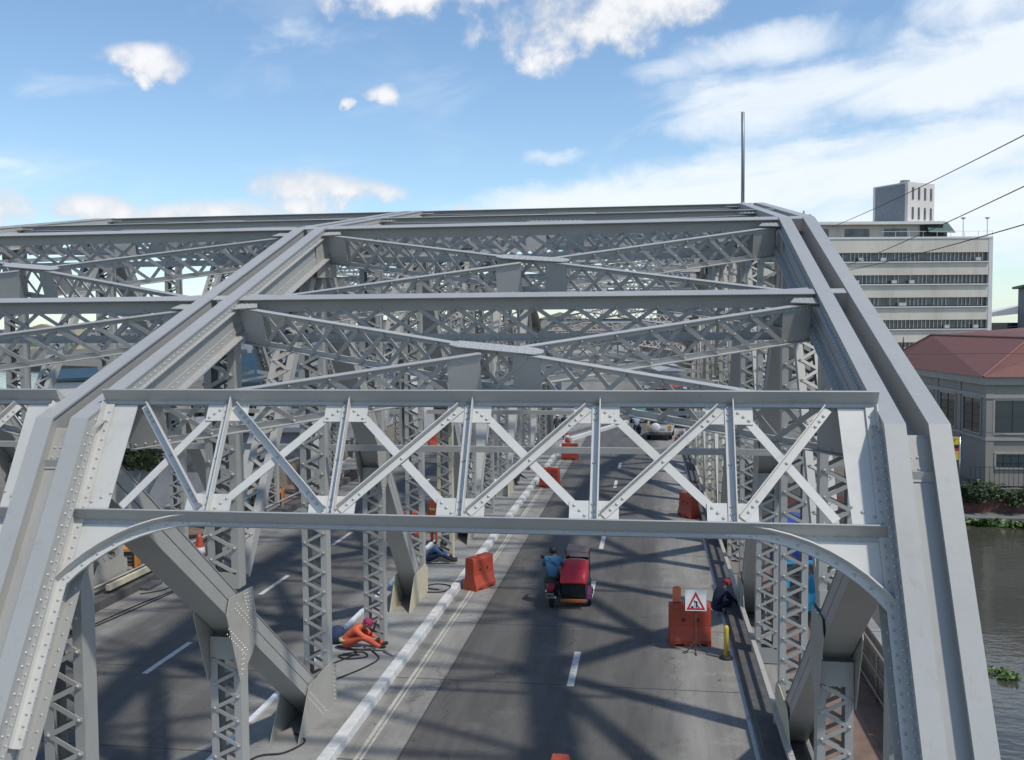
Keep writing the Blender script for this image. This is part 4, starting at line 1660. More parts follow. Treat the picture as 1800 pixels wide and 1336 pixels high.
CP = V((0, 0, CAMZ))
pole = empty('utility_pole', tuple((CP + pix_ray(1412, 470) * 118).xy) + (-5,), 0, 'slim utility pole hidden behind the river truss', 'pole')
m = MB()
m.tube([(0, 0, 0), (0, 0, 26.5)], [.22, .12], 8)
m.build('shaft', CONC, pole, True)
for zz in (26.0, 20.5, 19.3):
    m = MB()
    m.bx(-.9, .9, -.06, .06, zz - .05, zz + .05)
    m.build('cross_arm', CONCD, pole)
for (a, b, lab) in (((1800, 228), (1470, 395), 'uppermost black cable slanting down behind the truss'), ((1800, 318), (1470, 473), 'middle black cable slanting past the rooftop tower'),
                    ((1800, 385), (1480, 476), 'lowest black cable slanting across the cream office block')):
    p1 = CP + pix_ray(*a) * 46
    p2 = CP + pix_ray(*b) * 112
    dd = p2 - p1
    p0_, p3 = p1 - dd * .35, p2 + dd * .05
    path = [p0_.lerp(p3, t / 16) - V((0, 0, .35 * (1 - (2 * t / 16 - 1) ** 2))) for t in range(17)]
    m = MB()
    m.tube(path, .03, 5)
    tag(m.build('power_cable', WIREM), lab, 'cable', 'cables over the river')
m = MB()
m.tube([CP + pix_ray(1560 + i * 45, 621 + .6 * abs(i - 4)) * 76 for i in range(9)], .022, 5)
tag(m.build('power_cable', WIREM), 'level black cable strung in front of the red roof', 'cable', 'cables over the river')
m = MB()
m.tube([CP + pix_ray(1590 + i * 40, 738 + 6.0 * i) * 74 for i in range(9)], .022, 5)
tag(m.build('power_cable', WIREM), 'sagging black cable in front of the windows of the red roofed house', 'cable', 'cables over the river')
# ------------------------------------------------------------------ barriers, signs, tools
def barrier_parts():
    """plastic barrier: sloping skirt, upright body, holes, foot notches"""
    L = .46
    prof = [(.25, 0), (.25, .13), (.22, .2), (.165, .42), (.15, .86), (.125, .93), (-.125, .93), (-.15, .86), (-.165, .42), (-.22, .2), (-.25, .13), (-.25, 0)]
    m = MB()
    rings = []
    for (x, s, zz) in ((-L, .97, 0), (-L + .03, 1, 0), (-.35, 1, 0), (-.35, 1, .055), (-.15, 1, .055), (-.15, 1, 0), (.15, 1, 0), (.15, 1, .055), (.35, 1, .055), (.35, 1, 0), (L - .03, 1, 0), (L, .97, 0)):
        rings.append([V((x, y * s, max(z, zz))) for y, z in prof])
    n = len(prof)
    vs_ = [p for r_ in rings for p in r_]
    fs = [(i * n + j, i * n + (j + 1) % n, (i + 1) * n + (j + 1) % n, (i + 1) * n + j) for i in range(len(rings) - 1) for j in range(n)]
    fs += [tuple(range(n - 1, -1, -1)), tuple((len(rings) - 1) * n + j for j in range(n))]
    m.add(vs_, fs)
    return m


BODY = barrier_parts().mesh('body', ORANGE)
HOLE = MB().lathe((0, 0, 0), [(.045, -.012), (.045, .012)], 12, 'Y').mesh('fork_hole', mat('hole_dark', (.12, .025, .015), .7))
CAPM = MB().bx(-.06, .06, -.05, .05, 0, .035).mesh('filler_cap', ORANGE)


def barrier(x, y, rz, label, group='orange plastic barriers on the roadway', z=.004, s=1.0):
    b = empty('road_barrier', (x, y, z), rz, label, 'barrier', group)
    b.scale = (s, s, s)
    inst('body', BODY, b)
    for sx in (-.16, .16):
        for sy in (-1, 1):
            inst('fork_hole', HOLE, b, Matrix.Translation((sx, sy * .158, .58)) @ Matrix.Diagonal((1, 1, 1, 1)))
    inst('filler_cap', CAPM, b, Matrix.Translation((0, 0, .93)))
    return b


barrier(-4.92, 27.5, R(62), 'orange plastic barrier beside the white kerb, nearest the tricycle')
barrier(-4.72, 45.5, R(-20), 'orange plastic barrier by the white kerb, second along from the tricycle')
barrier(-4.58, 55.4, R(-12), 'orange plastic barrier by the white kerb, farthest along the median')
barrier(1.5, 38.9, R(-60), 'orange plastic barrier at the edge line opposite the crouching worker in dark blue')
barrier(1.72, 58.8, R(-70), 'dark red orange barrier farthest along the edge line')
barrier(-1.37, 14.2, R(90), 'orange barrier standing in the lane, only its top in view')
barrier(-13.6, 60.5, R(20), 'orange barrier far along the other roadway')
barrier(-8.6, 34.2, R(75), 'orange barrier on the far side of the median behind the worker in blue')
barrier(.92, 23.15, R(6), 'large orange barrier standing behind the roadworks sign', s=1.04)
# tall bright orange marker on the barrier behind the sign
m = MB()
m.bx(-.1, .1, -.06, .06, 0, .34)
m.bx(-.075, .075, -.045, .045, .34, .37)
mk = tag(m.build('marker_block', ORANGEB, None, False, (.62, 23.2, .98), .015), 'pale orange block standing on the barrier behind the roadworks sign', 'marker')

# roadworks sign on a folding stand
rs = empty('roadworks_sign', (1.03, 22.45, .004), R(3), 'white roadworks sign with a red triangle and digging figure on a stand', 'sign')
WS = mat('sign_white', (.72, .72, .72), .5, 0, .04, 3)
SR = mat('sign_red_border', (.45, .015, .025), .5)
SK = mat('sign_pictogram', (.008, .008, .008), .6)
TL = R(-8)


def sp(u, w, off):
    p = Matrix.Rotation(TL, 3, 'X') @ V((u, off, w))
    return V((p.x, p.y - .06, p.z + 1.0))


m = MB()
m.poly([sp(-.24, 0, 0), sp(.24, 0, 0), sp(.24, .47, 0), sp(-.24, .47, 0)], (0, .012, 0))
m.build('plate', WS, rs)
tri = [(-.215, .025), (.215, .025), (0, .435)]
inn = [(-.148, .062), (.148, .062), (0, .345)]
m = MB()
for i in range(3):
    j = (i + 1) % 3
    m.poly([sp(*tri[i], -.002), sp(*tri[j], -.002), sp(*inn[j], -.002), sp(*inn[i], -.002)], (0, -.002, 0))
m.build('red_triangle', SR, rs)
m = MB()   # digging figure: head, bent back, arms, legs, shovel and heap
P2 = lambda pts: m.poly([sp(u, w, -.005) for u, w in pts], (0, -.002, 0))
P2([(-.028 + .018 * math.cos(t), .222 + .018 * math.sin(t)) for t in [i * math.pi / 4 for i in range(8)]])
P2([(-.018, .21), (.02, .225), (.045, .19), (.03, .14), (.0, .145), (.012, .18), (-.02, .19)])
P2([(.0, .15), (.028, .145), (.03, .11), (.018, .068), (-.004, .068), (.006, .11)])
P2([(.02, .15), (.04, .14), (.06, .1), (.09, .075), (.085, .066), (.06, .068), (.04, .1)])
P2([(-.015, .2), (-.03, .15), (-.02, .13), (-.035, .07), (-.042, .07), (-.028, .13), (-.038, .15), (-.022, .2)])
P2([(-.115, .068), (-.05, .068), (-.062, .1), (-.088, .118), (-.105, .1)])
m.build('digging_figure', SK, rs)
m = MB()
m.tube([(0, -.03, 1.05), (0, -.02, .05), (.0, -.22, .0)], .016, 6)
m.tube([(0, -.02, .3), (-.2, -.08, .06), (-.3, -.06, .02)], .014, 6)
m.tube([(0, -.02, .3), (.22, -.06, .06), (.26, -.04, .01)], .014, 6)
m.build('stand', mat('rusty_stand', (.06, .04, .035), .8, .2), rs, True)

bl = empty('yellow_bollard', (1.70, 22.15, .004), 0, 'slim yellow bollard on a dark base at the edge line', 'bollard')
m = MB()
m.lathe((0, 0, 0), [(.055, .06), (.055, .7), (.045, .74), (.02, .76)], 14)
m.build('post', mat('bollard_yellow', (.62, .47, .06), .55, 0, .12, 6), bl, True)
m = MB()
m.lathe((0, 0, 0), [(.15, 0), (.15, .03), (.08, .06), (.06, .07)], 14)
m.build('base', BLACK, bl, True)


def cone(x, y, h, label, z=.0):
    c = empty('traffic_cone', (x, y, z), 0, label, 'cone')
    m_ = MB()
    m_.lathe((0, 0, 0), [(h * .25, .03), (h * .13, h * .5), (h * .075, h * .9), (h * .05, h)], 16)
    m_.build('cone_body', ORANGE, c, True)
    m_ = MB()
    m_.bx(-h * .3, h * .3, -h * .3, h * .3, 0, .03)
    m_.build('base', BLACK, c)
    m_ = MB()
    m_.lathe((0, 0, 0), [(h * .165, h * .45), (h * .125, h * .65)], 16)
    m_.build('stripe', WHITEP, c, True)


cone(-13.95, 28.4, 1.15, 'orange traffic cone beside the left kerb behind the big diagonal', .004)
cone(-5.35, 62.6, .9, 'orange and white cone at the end of the median', .004)

# welding machines along the outermost truss
for i, (x, y, rz, lab) in enumerate([(-15.75, 39.2, .2, 'orange welding machine with dark front on the footway'), (-16.55, 39.6, .1, 'orange box machine beside a green cloth on the footway'),
                                     (-16.3, 28.3, .3, 'dark fronted orange welding machine behind the leaning rail')]):
    w = empty('welding_machine', (x, y, .0), rz, lab, 'machine', 'welding machines on the footway')
    m = MB()
    m.bx(-.3, .3, -.25, .35, .08, .72)
    m.build('case', mat('machine_orange', (.6, .25, .04), .5, 0, .1, 4), w, False, None, .02)
    m = MB()
    m.bx(-.24, .24, -.27, -.251, .14, .62)
    f_ = m.build('front_panel', DARK, w)
    for k in range(3):
        m = MB()
        m.bx(-.18, .18, -.28, -.271, .2 + k * .12, .25 + k * .12)
        m.build('vent', mat('vent_grey', (.12, .12, .13), .6), f_)
    for sx in (-.26, .26):
        for sy in (-.2, .3):
            m = MB()
            m.lathe((sx, sy, .07), [(.07, -.02), (.07, .02)], 10, 'X')
            m.build('wheel', BLACK, w)
    m = MB()
    m.tube([(-.25, -.1, .72), (-.25, -.1, .84), (.25, -.1, .84), (.25, -.1, .72)], .015, 6)
    m.build('handle', DARK, w, True)
m = MB()
m.poly([(-.5, 0, 0), (.3, .1, 0), (.4, .5, 0), (0, .7, 0), (-.5, .5, 0)], (0, 0, .35))
tag(m.build('green_cloth', mat('green_cloth', (.04, .17, .13), .9, 0, .3, 3), None, False, (-17.2, 39.3, 0), .08), 'crumpled green cloth beside the orange box machine', 'cloth')
# planks and bricks left on the footway
PLK = mat('weathered_plank', (.26, .2, .13), .9, 0, .25, 4, stretch=(1, 6, 6))
for i, (x, y, L, rz, z, lab) in enumerate([(-16.35, 25.6, 3.0, 1.45, .35, 'long brown plank laid along the foot of the outermost truss'), (-16.75, 26.2, 2.2, 1.2, .12, 'short plank lying across the footway rubble')]):
    m = MB()
    m.bx(-L / 2, L / 2, -.12, .12, 0, .05)
    o = tag(m.build('plank', PLK, None, False, (x, y, z)), lab, 'plank')
    o.rotation_euler = (0, 0, rz)
m = MB()
m.bx(-.06, .06, -2.3, 2.3, -.08, .08)
o = tag(m.build('steel_angle', CREAM, None, False, (-14.85, 27.0, .42)), 'cream primed steel beam lying along the left kerb', 'beam')
m = MB()
m.bx(-.25, .25, -.4, .4, 0, .1)
tag(m.build('tool_box', mat('grey_box', (.1, .1, .11), .6), None, False, (-14.6, 26.4, .004), .02), 'flat dark tool box on the road by the left kerb', 'box')
BRK = mat('rubble', (.33, .25, .18), .9, 0, .3, 8)
BM = MB().box((0, 0, 0), (.3, .2, .16), .3, 0, .2).mesh('rubble_piece', BRK)
for i in range(14):
    o = inst('rubble_piece', BM, None, Matrix.Translation((-16.3 + rnd.uniform(-.4, .4), 27 + rnd.uniform(-1, 1), .08 + .06 * (i % 3))) @ Matrix.Rotation(rnd.uniform(0, 6), 4, 'Z') @ Matrix.Rotation(rnd.uniform(-.5, .5), 4, 'X'))
    tag(o, 'brown lump of rubble heaped on the footway behind the left kerb', 'rubble', 'rubble on the left footway')

# slatted work platform on the far side roadway
pf_ = empty('work_platform', (-14.6, 46.0, .62), R(6), 'grey slatted work platform beside the outermost truss', 'platform')
for i in range(12):
    m = MB()
    m.bx(-.9, .7, i * .34, i * .34 + .2, 0, .03)
    m.build('slat', CONC, pf_)
for x in (-.95, .72):
    m = MB()
    m.bx(x, x + .12, -.1, 4.2, -.1, .06)
    m.build('side_rail', PAINT2, pf_)
for x in (-.8, .6):
    for y in (.2, 3.8):
        m = MB()
        m.bx(x, x + .08, y, y + .08, -.615, -.1)
        m.build('leg', DARK, pf_)

# blue tarpaulin shelter on the river footway
ts = empty('tarpaulin_shelter', (3.75, 25.3, -.02), 0, 'blue tarpaulin shelter on the footway behind the river truss', 'shelter')
TB1 = mat('tarp_royal_blue', (.02, .055, .32), .45, 0, .2, 3)
TB2 = mat('tarp_sky_blue', (.03, .26, .46), .4, 0, .18, 3)


def sheet(par, name, c00, c10, c11, c01, mt, sag=.06, n=10, th=.006):
    m_ = MB()
    c00, c10, c11, c01 = map(V, (c00, c10, c11, c01))
    nr = (c10 - c00).cross(c01 - c00).normalized()
    vs_ = []
    for j in range(n + 1):
        for i in range(n + 1):
            u, w = i / n, j / n
            p = (c00.lerp(c10, u)).lerp(c01.lerp(c11, u), w)
            p = p + nr * sag * (math.sin(u * 9 + w * 3) * .5 + math.sin(w * 7 - u * 4) * .4) - V((0, 0, sag * 2 * math.sin(u * math.pi) * math.sin(w * math.pi)))
            vs_.append(p)
    fs = [(j * (n + 1) + i, j * (n + 1) + i + 1, (j + 1) * (n + 1) + i + 1, (j + 1) * (n + 1) + i) for j in range(n) for i in range(n)]
    m_.add(vs_, fs)
    o_ = m_.build(name, mt, par, True)
    sl = o_.modifiers.new('thick', 'SOLIDIFY')
    sl.thickness = th
    return o_


sheet(ts, 'roof_sheet', (-.75, -.2, 2.2), (.8, -.2, 2.15), (.8, 2.6, 2.35), (-.75, 2.6, 2.3), TB1, .05)
sheet(ts, 'front_valance', (-.75, -.22, 1.62), (.8, -.22, 1.6), (.8, -.22, 2.15), (-.75, -.22, 2.2), TB1, .03)
sheet(ts, 'lower_valance', (-.75, -.24, 1.52), (.8, -.24, 1.5), (.8, -.23, 1.63), (-.75, -.23, 1.65), TB2, .015)
sheet(ts, 'hanging_sheet', (-.05, -.1, .2), (.8, .1, .25), (.82, .1, 1.3), (.05, -.1, 1.2), TB2, .05)
sheet(ts, 'folded_sheet', (-.55, -.28, .15), (-.28, -.25, .12), (-.25, -.25, 1.28), (-.5, -.28, 1.4), TB2, .05)
for x in (-.7, .75):
    for y in (-.15, 2.5):
        m = MB()
        m.tube([(x, y, 0), (x, y, 2.2)], .025, 6)
        m.build('pole', PIPE, ts, True)
m = MB()
m.tube([(-.7, -.12, 1.2), (.75, .08, 1.2)], .018, 6)
m.build('tie_bar', PIPE, ts, True)

# loose cables on the deck
CABM = mat('welding_cable', (.016, .016, .018), .6)


def cable(pts, label, r=.016, z=.155):
    n = len(pts)
    path = []
    P_ = [V((x, y, z + r)) for x, y in pts]
    for i in range(n - 1):
        a, b, c, d = P_[max(i - 1, 0)], P_[i], P_[i + 1], P_[min(i + 2, n - 1)]
        for t in (0, .2, .4, .6, .8):
            path.append(.5 * ((2 * b) + (c - a) * t + (2 * a - 5 * b + 4 * c - d) * t * t + (3 * b - a - 3 * c + d) * t ** 3))
    path.append(P_[-1])
    m_ = MB()
    m_.tube(path, r, 6)
    return tag(m_.build('cable', CABM, None, True), label, 'cable', 'loose cables on the deck')


cable([(-7.2, 21.4), (-6.9, 21.3), (-6.6, 21.0), (-6.9, 20.3), (-7.2, 19.6), (-7.25, 18.6)], 'black cable running from the crouching orange worker along the median')
cable([(-6.3, 21.2), (-6.0, 20.7), (-6.2, 20.0), (-6.6, 19.2), (-6.8, 18.3)], 'black cable curving in front of the orange worker over the bare concrete')
cable([(-6.9, 20.9), (-6.5, 21.1), (-6.3, 20.8), (-6.7, 20.6), (-6.95, 20.8), (-6.5, 20.9)], 'tangled black cable lying before the orange worker')
cable([(-6.3, 26.2), (-5.75, 26.3), (-5.65, 26.9), (-6.1, 27.1), (-6.4, 26.7), (-5.9, 26.5)], 'coil of black cable on the median near the second barrier')
cable([(-14.3, 20.8), (-14.1, 22.5), (-13.9, 24.5), (-13.6, 26.4), (-13.9, 27.4)], 'long black cable along the left kerb', z=.004)
cable([(-14.2, 20.8), (-13.95, 22.7), (-13.7, 24.6), (-13.5, 26.2), (-13.3, 27.2)], 'second long black cable lying beside the first at the left kerb', z=.004)
cable([(-14.4, 25.6), (-14.0, 26.0), (-13.8, 26.6), (-13.3, 26.5), (-13.5, 27.3), (-13.0, 27.0)], 'tangle of black cable near the dark tool box', z=.004)
cable([(-6.9, 14.9), (-6.7, 15.6), (-6.3, 15.8), (-6.1, 16.3), (-6.4, 16.6)], 'black cable at the foot of the nearest main post')
m = MB()
m.tube([(-6.02, 21.2, .19), (-5.72, 20.95, .17)], .03, 8)
tag(m.build('gas_bottle', mat('grey_bottle', (.4, .4, .42), .4, .4), None, True), 'short grey metal tube lying by the feet of the orange worker', 'tube')
m = MB()
m.lathe((0, 0, 0), [(.14, 0), (.2, .05), (.21, .2), (.16, .34), (.08, .38)], 12)
tag(m.build('blue_sack', mat('navy_sack', (.02, .04, .09), .8, 0, .3, 6), None, True, (-7.3, 21.75, .153)), 'dark blue sack behind the back of the orange worker', 'sack')

# ------------------------------------------------------------------ people
SKIN = mat('skin', (.30, .17, .11), .6, 0, .08, 8)
HAIR = mat('black_hair', (.012, .011, .01), .6)
SHOE = mat('dark_shoe', (.02, .018, .016), .7)
SEGS = [('pelvis', 'waist'), ('waist', 'chest'), ('chest', 'neck'), ('neck', 'head'), ('head', 'crown')]
for s_ in 'lr':
    SEGS += [('chest', 'sh' + s_), ('sh' + s_, 'el' + s_), ('el' + s_, 'wr' + s_), ('wr' + s_, 'ha' + s_),
             ('pelvis', 'hi' + s_), ('hi' + s_, 'kn' + s_), ('kn' + s_, 'an' + s_), ('an' + s_, 'to' + s_)]
RAD = dict(pelvis=.135, waist=.13, chest=.15, neck=.058, head=.092, crown=.075, sh=.072, el=.052, wr=.036, ha=.04, hi=.1, kn=.068, an=.045, to=.042)


def mir(d):
    o_ = {}
    for k, v in d.items():
        if k.endswith('*'):
            o_[k[:-1] + 'l'] = (-v[0], v[1], v[2])
            o_[k[:-1] + 'r'] = v
        else:
            o_[k] = v
    return o_


STAND = mir({'pelvis': (0, 0, .93), 'waist': (0, .01, 1.1), 'chest': (0, 0, 1.32), 'neck': (0, .01, 1.48), 'head': (0, .03, 1.6), 'crown': (0, .02, 1.68),
             'sh*': (.19, 0, 1.4), 'el*': (.25, -.03, 1.12), 'wr*': (.25, .08, .88), 'ha*': (.24, .11, .79), 'hi*': (.1, 0, .86), 'kn*': (.11, .02, .48), 'an*': (.11, 0, .08), 'to*': (.12, .15, .04)})
SQUAT = mir({'pelvis': (0, -.12, .26), 'waist': (0, -.04, .42), 'chest': (0, .1, .66), 'neck': (0, .2, .8), 'head': (0, .3, .9), 'crown': (0, .33, .98),
             'sh*': (.19, .12, .74), 'el*': (.22, .36, .5), 'wr*': (.12, .56, .36), 'ha*': (.08, .64, .33), 'hi*': (.1, -.08, .24), 'kn*': (.19, .36, .46), 'an*': (.16, .14, .08), 'to*': (.18, .3, .04)})
SITG = mir({'pelvis': (0, 0, .13), 'waist': (0, .08, .28), 'chest': (0, .27, .47), 'neck': (0, .41, .54), 'head': (0, .53, .58), 'crown': (0, .59, .64),
            'sh*': (.18, .29, .5), 'el*': (.2, .46, .36), 'wr*': (.08, .66, .26), 'ha*': (.05, .75, .24), 'hi*': (.1, .04, .14), 'kn*': (.18, .46, .34), 'an*': (.12, .86, .09), 'to*': (.13, .99, .12)})
RIDE = mir({'pelvis': (0, 0, .78), 'waist': (0, .03, .95), 'chest': (0, .09, 1.17), 'neck': (0, .12, 1.32), 'head': (0, .15, 1.43), 'crown': (0, .14, 1.5),
            'sh*': (.19, .09, 1.24), 'el*': (.29, .26, 1.02), 'wr*': (.3, .5, .99), 'ha*': (.29, .58, .99), 'hi*': (.11, .02, .74), 'kn*': (.22, .42, .62), 'an*': (.2, .3, .24), 'to*': (.2, .44, .2)})


def person(loc, rz, pose, shirt, trousers, label, head='hair', headmat=None, bulk=1.0, scale=1.0, extra=None):
    p = empty('person', loc, rz, label, 'person')
    p.scale = (scale,) * 3
    names = list(dict.fromkeys([a for s in SEGS for a in s]))
    idx = {n: i for i, n in enumerate(names)}
    me = bpy.data.meshes.new('sk')
    me.from_pydata([pose[n] for n in names], [(idx[a], idx[b]) for a, b in SEGS], [])
    o = bpy.data.objects.new('sk', me)
    COL.objects.link(o)
    o.modifiers.new('skin', 'SKIN')
    sv = me.skin_vertices[0].data
    for n in names:
        r_ = RAD.get(n) or RAD[n[:-1]]
        if n[:2] not in ('he', 'cr', 'ne', 'wr', 'ha', 'to'):
            r_ *= bulk
        sv[idx[n]].radius = (r_, r_)
        sv[idx[n]].use_root = n == 'pelvis'
    ss = o.modifiers.new('sub', 'SUBSURF')
    ss.levels = ss.render_levels = 1
    dg = bpy.context.evaluated_depsgraph_get()
    nm = bpy.data.meshes.new_from_object(o.evaluated_get(dg))
    bpy.data.objects.remove(o)
    nm.name = 'body'
    nm.materials.clear()
    for mt in (shirt, trousers, SKIN, SHOE):
        nm.materials.append(mt)
    cls = []
    for a, b in SEGS:
        k = a[:2] + b[:2]
        cls.append(2 if a in ('neck', 'head') or a.startswith('wr') else 3 if a.startswith('an') else 1 if a[:2] in ('hi', 'kn') or b[:2] == 'hi' else 0)
    ends = [(V(pose[a]), V(pose[b])) for a, b in SEGS]
    for pl_ in nm.polygons:
        c = pl_.center
        best_, bi = 9, 0
        for i, (a, b) in enumerate(ends):
            ab = b - a
            t = max(0, min(1, (c - a).dot(ab) / ab.length_squared))
            d = (c - a - ab * t).length
            if d < best_:
                best_, bi = d, i
        pl_.material_index = cls[bi]
        pl_.use_smooth = True
    inst('body', nm, p)
    # head gear
    h, cr_ = V(pose['head']), V(pose['crown'])
    ax = (cr_ - h).normalized()
    m_ = MB()
    seg, rings = 12, 5
    R0 = .112 if head != 'helmet' else .128
    c0 = h + ax * .035
    fwd = V((0, 1, 0))
    a1 = (fwd - ax * fwd.dot(ax)).normalized()
    b1 = ax.cross(a1)
    vs_ = []
    for i in range(rings):
        t = math.pi / 2 * i / rings * 1.0 - (.25 if head != 'mask' else .1)
        for j in range(seg):
            q = 2 * math.pi * j / seg
            back = -.02 * math.cos(q)
            vs_.append(c0 + (a1 * (math.cos(q) * 1.08) + b1 * math.sin(q)) * R0 * math.cos(t) + ax * (R0 * math.sin(t) + (.03 * math.cos(q) if i == 0 else 0)) + a1 * -.012)
    vs_.append(c0 + ax * R0)
    fs = [(i * seg + j, i * seg + (j + 1) % seg, (i + 1) * seg + (j + 1) % seg, (i + 1) * seg + j) for i in range(rings - 1) for j in range(seg)]
    fs += [((rings - 1) * seg + j, (rings - 1) * seg + (j + 1) % seg, rings * seg) for j in range(seg)] + [tuple(range(seg - 1, -1, -1))]
    m_.add(vs_, fs)
    m_.build({'hair': 'hair', 'helmet': 'helmet', 'mask': 'head_cloth'}[head], headmat or HAIR, p, True)
    # face: nose, eyes, ears
    m_ = MB()
    f0 = h + a1 * .088
    m_.tube([f0 + ax * .015, f0 + a1 * .022 - ax * .02], [.008, .014], 6)
    for s in (-1, 1):
        m_.tube([h + b1 * s * .092 - ax * .025, h + b1 * s * .1 + ax * .03], [.012, .02], 6)
    m_.build('face', SKIN, p, True)
    for s in (-1, 1):
        m_ = MB()
        m_.lathe(h + a1 * .084 + b1 * s * .034 + ax * .018, [(.004, -.006), (.01, 0), (.004, .006)], 6)
        m_.build('eye', HAIR, p)
    # hands: palm and five fingers
    for s in 'lr':
        w_, k_ = V(pose['wr' + s]), V(pose['ha' + s])
        d = (k_ - w_).normalized()
        u = d.cross(V((0, 0, 1)))
        u = u.normalized() if u.length > .1 else V((1, 0, 0))
        n_ = u.cross(d)
        m_ = MB()
        for f, (o_, L) in enumerate(((-.03, .062), (-.011, .075), (.01, .07), (.029, .055))):
            b_ = k_ + u * o_ + d * .012
            m_.tube([b_, b_ + d * L * .5 - n_ * .008, b_ + d * L * .85 - n_ * .03, b_ + d * L * .8 - n_ * .05], [.0095, .009, .008, .006], 5)
        b_ = k_ - u * .035 - d * .01
        m_.tube([b_, b_ - u * .025 + d * .025 - n_ * .01, b_ - u * .02 + d * .05 - n_ * .025], [.011, .01, .007], 5)
        m_.build('fingers', SKIN if head != 'mask' else SHOE, p, True)
    if extra:
        extra(p)
    return p


ORW = mat('orange_overall', (.66, .12, .05), .8, 0, .15, 5)
ORT = mat('orange_overall_dark', (.5, .085, .045), .85, 0, .15, 5)
DEN = mat('blue_work_shirt', (.045, .1, .19), .85, 0, .25, 6)
NAVY = mat('navy_cloth', (.012, .018, .05), .85, 0, .25, 6)
GREYC = mat('grey_cloth', (.09, .09, .095), .85, 0, .2, 6)
SHB = mat('steel_blue_shirt', (.05, .15, .28), .85, 0, .12, 5)
JEAN = mat('grey_green_trousers', (.06, .08, .08), .85, 0, .15, 5)
MAG = mat('magenta_cloth', (.32, .02, .1), .8, 0, .15, 5)
WHS = mat('white_shirt', (.6, .6, .6), .8)
HV = mat('hi_vis_yellow', (.5, .62, .05), .7)
REFL = mat('reflective_band', (.75, .62, .2), .3, .2)


def belt(col=REFL, z=.3, y=.05, r_=.155):
    def f(p):
        m_ = MB()
        m_.lathe((0, y, z), [(r_, -.03), (r_ * 1.02, 0), (r_, .03)], 16)
        m_.build('reflective_band', col, p, True)
    return f


def welder_mask(p):
    m_ = MB()
    m_.poly([(-.1, .66, .42), (.1, .66, .42), (.1, .72, .64), (-.1, .72, .64)], (0, .02, .0))
    m_.build('face_shield', BLACK, p)


def p1x(p):
    belt(REFL, .22, .03, .17)(p)
    welder_mask(p)


person((-6.98, 21.35, .152), R(-88), SITG, ORW, ORT, 'welder in orange overalls and magenta head cloth crouched by a post foot', 'mask', MAG, 1.18, 1.0, p1x)
person((-6.98, 29.55, .152), R(-80), SITG, DEN, NAVY, 'worker in faded blue crouched at a post on the median', 'mask', HAIR, 1.15)
person((-6.45, 45.0, .152), R(-70), SQUAT, NAVY, GREYC, 'dark clothed worker squatting far along the median', 'hair')
person((1.74, 25.5, .004), R(-60), SQUAT, NAVY, NAVY, 'worker in navy with a red cap squatting beside the guard rail', 'mask', mat('red_cap', (.3, .02, .045), .8), 1.1, .9)
person((1.68, 41.5, .004), R(-50), SQUAT, NAVY, NAVY, 'worker in dark blue squatting behind the barrier at the edge line', 'hair', None, 1.15)
person((-7.35, 32.4, .152), R(150), STAND, ORW, ORT, 'worker in orange overalls standing behind the posts of the median', 'helmet', ORANGEB, 1.1, 1.0, belt(REFL, 1.2, 0, .17))
person((-15.6, 50.3, 0), R(-60), STAND, HV, NAVY, 'worker in a yellow reflective vest beyond the slatted platform', 'helmet', mat('helmet_yellow', (.6, .5, .05), .4), 1.1, 1.0, belt(WHS, 1.2, 0, .165))
person((-6.05, 63.2, .152), R(160), STAND, GREYC, NAVY, 'person in grey with a white helmet at the end of the median', 'helmet', WHS, 1.05)
person((-5.62, 63.9, .152), R(200), STAND, NAVY, HAIR, 'person in dark clothes and white helmet beside the cone ending the median', 'helmet', mat('helmet_white', (.7, .7, .7), .4), 1.05)


# ------------------------------------------------------------------ vehicles
def wheel(par, c, r, w, axis='X', spokes=True, name='wheel', rimmat=None):
    m_ = MB()
    a, b = (1, 0) if axis == 'X' else (0, 1)
    t = empty(name, c)
    t.parent = par
    q = MB()
    q.lathe((0, 0, 0), [(r * .62, -w / 2), (r * .9, -w / 2), (r, -w * .3), (r, w * .3), (r * .9, w / 2), (r * .62, w / 2)], 24, axis)
    q.build('tyre', BLACK, t, True)
    q = MB()
    q.lathe((0, 0, 0), [(r * .2, -w * .36), (r * .62, -w * .3), (r * .64, 0), (r * .62, w * .3), (r * .2, w * .36)], 20, axis)
    q.build('rim', rimmat or CHROME, t, True)
    return t


REDV = mat('red_vinyl', (.52, .02, .035), .4, 0, .12, 3, .1, 6)
MCR = mat('dark_red_paint', (.22, .02, .03), .3, 0, .08, 3)


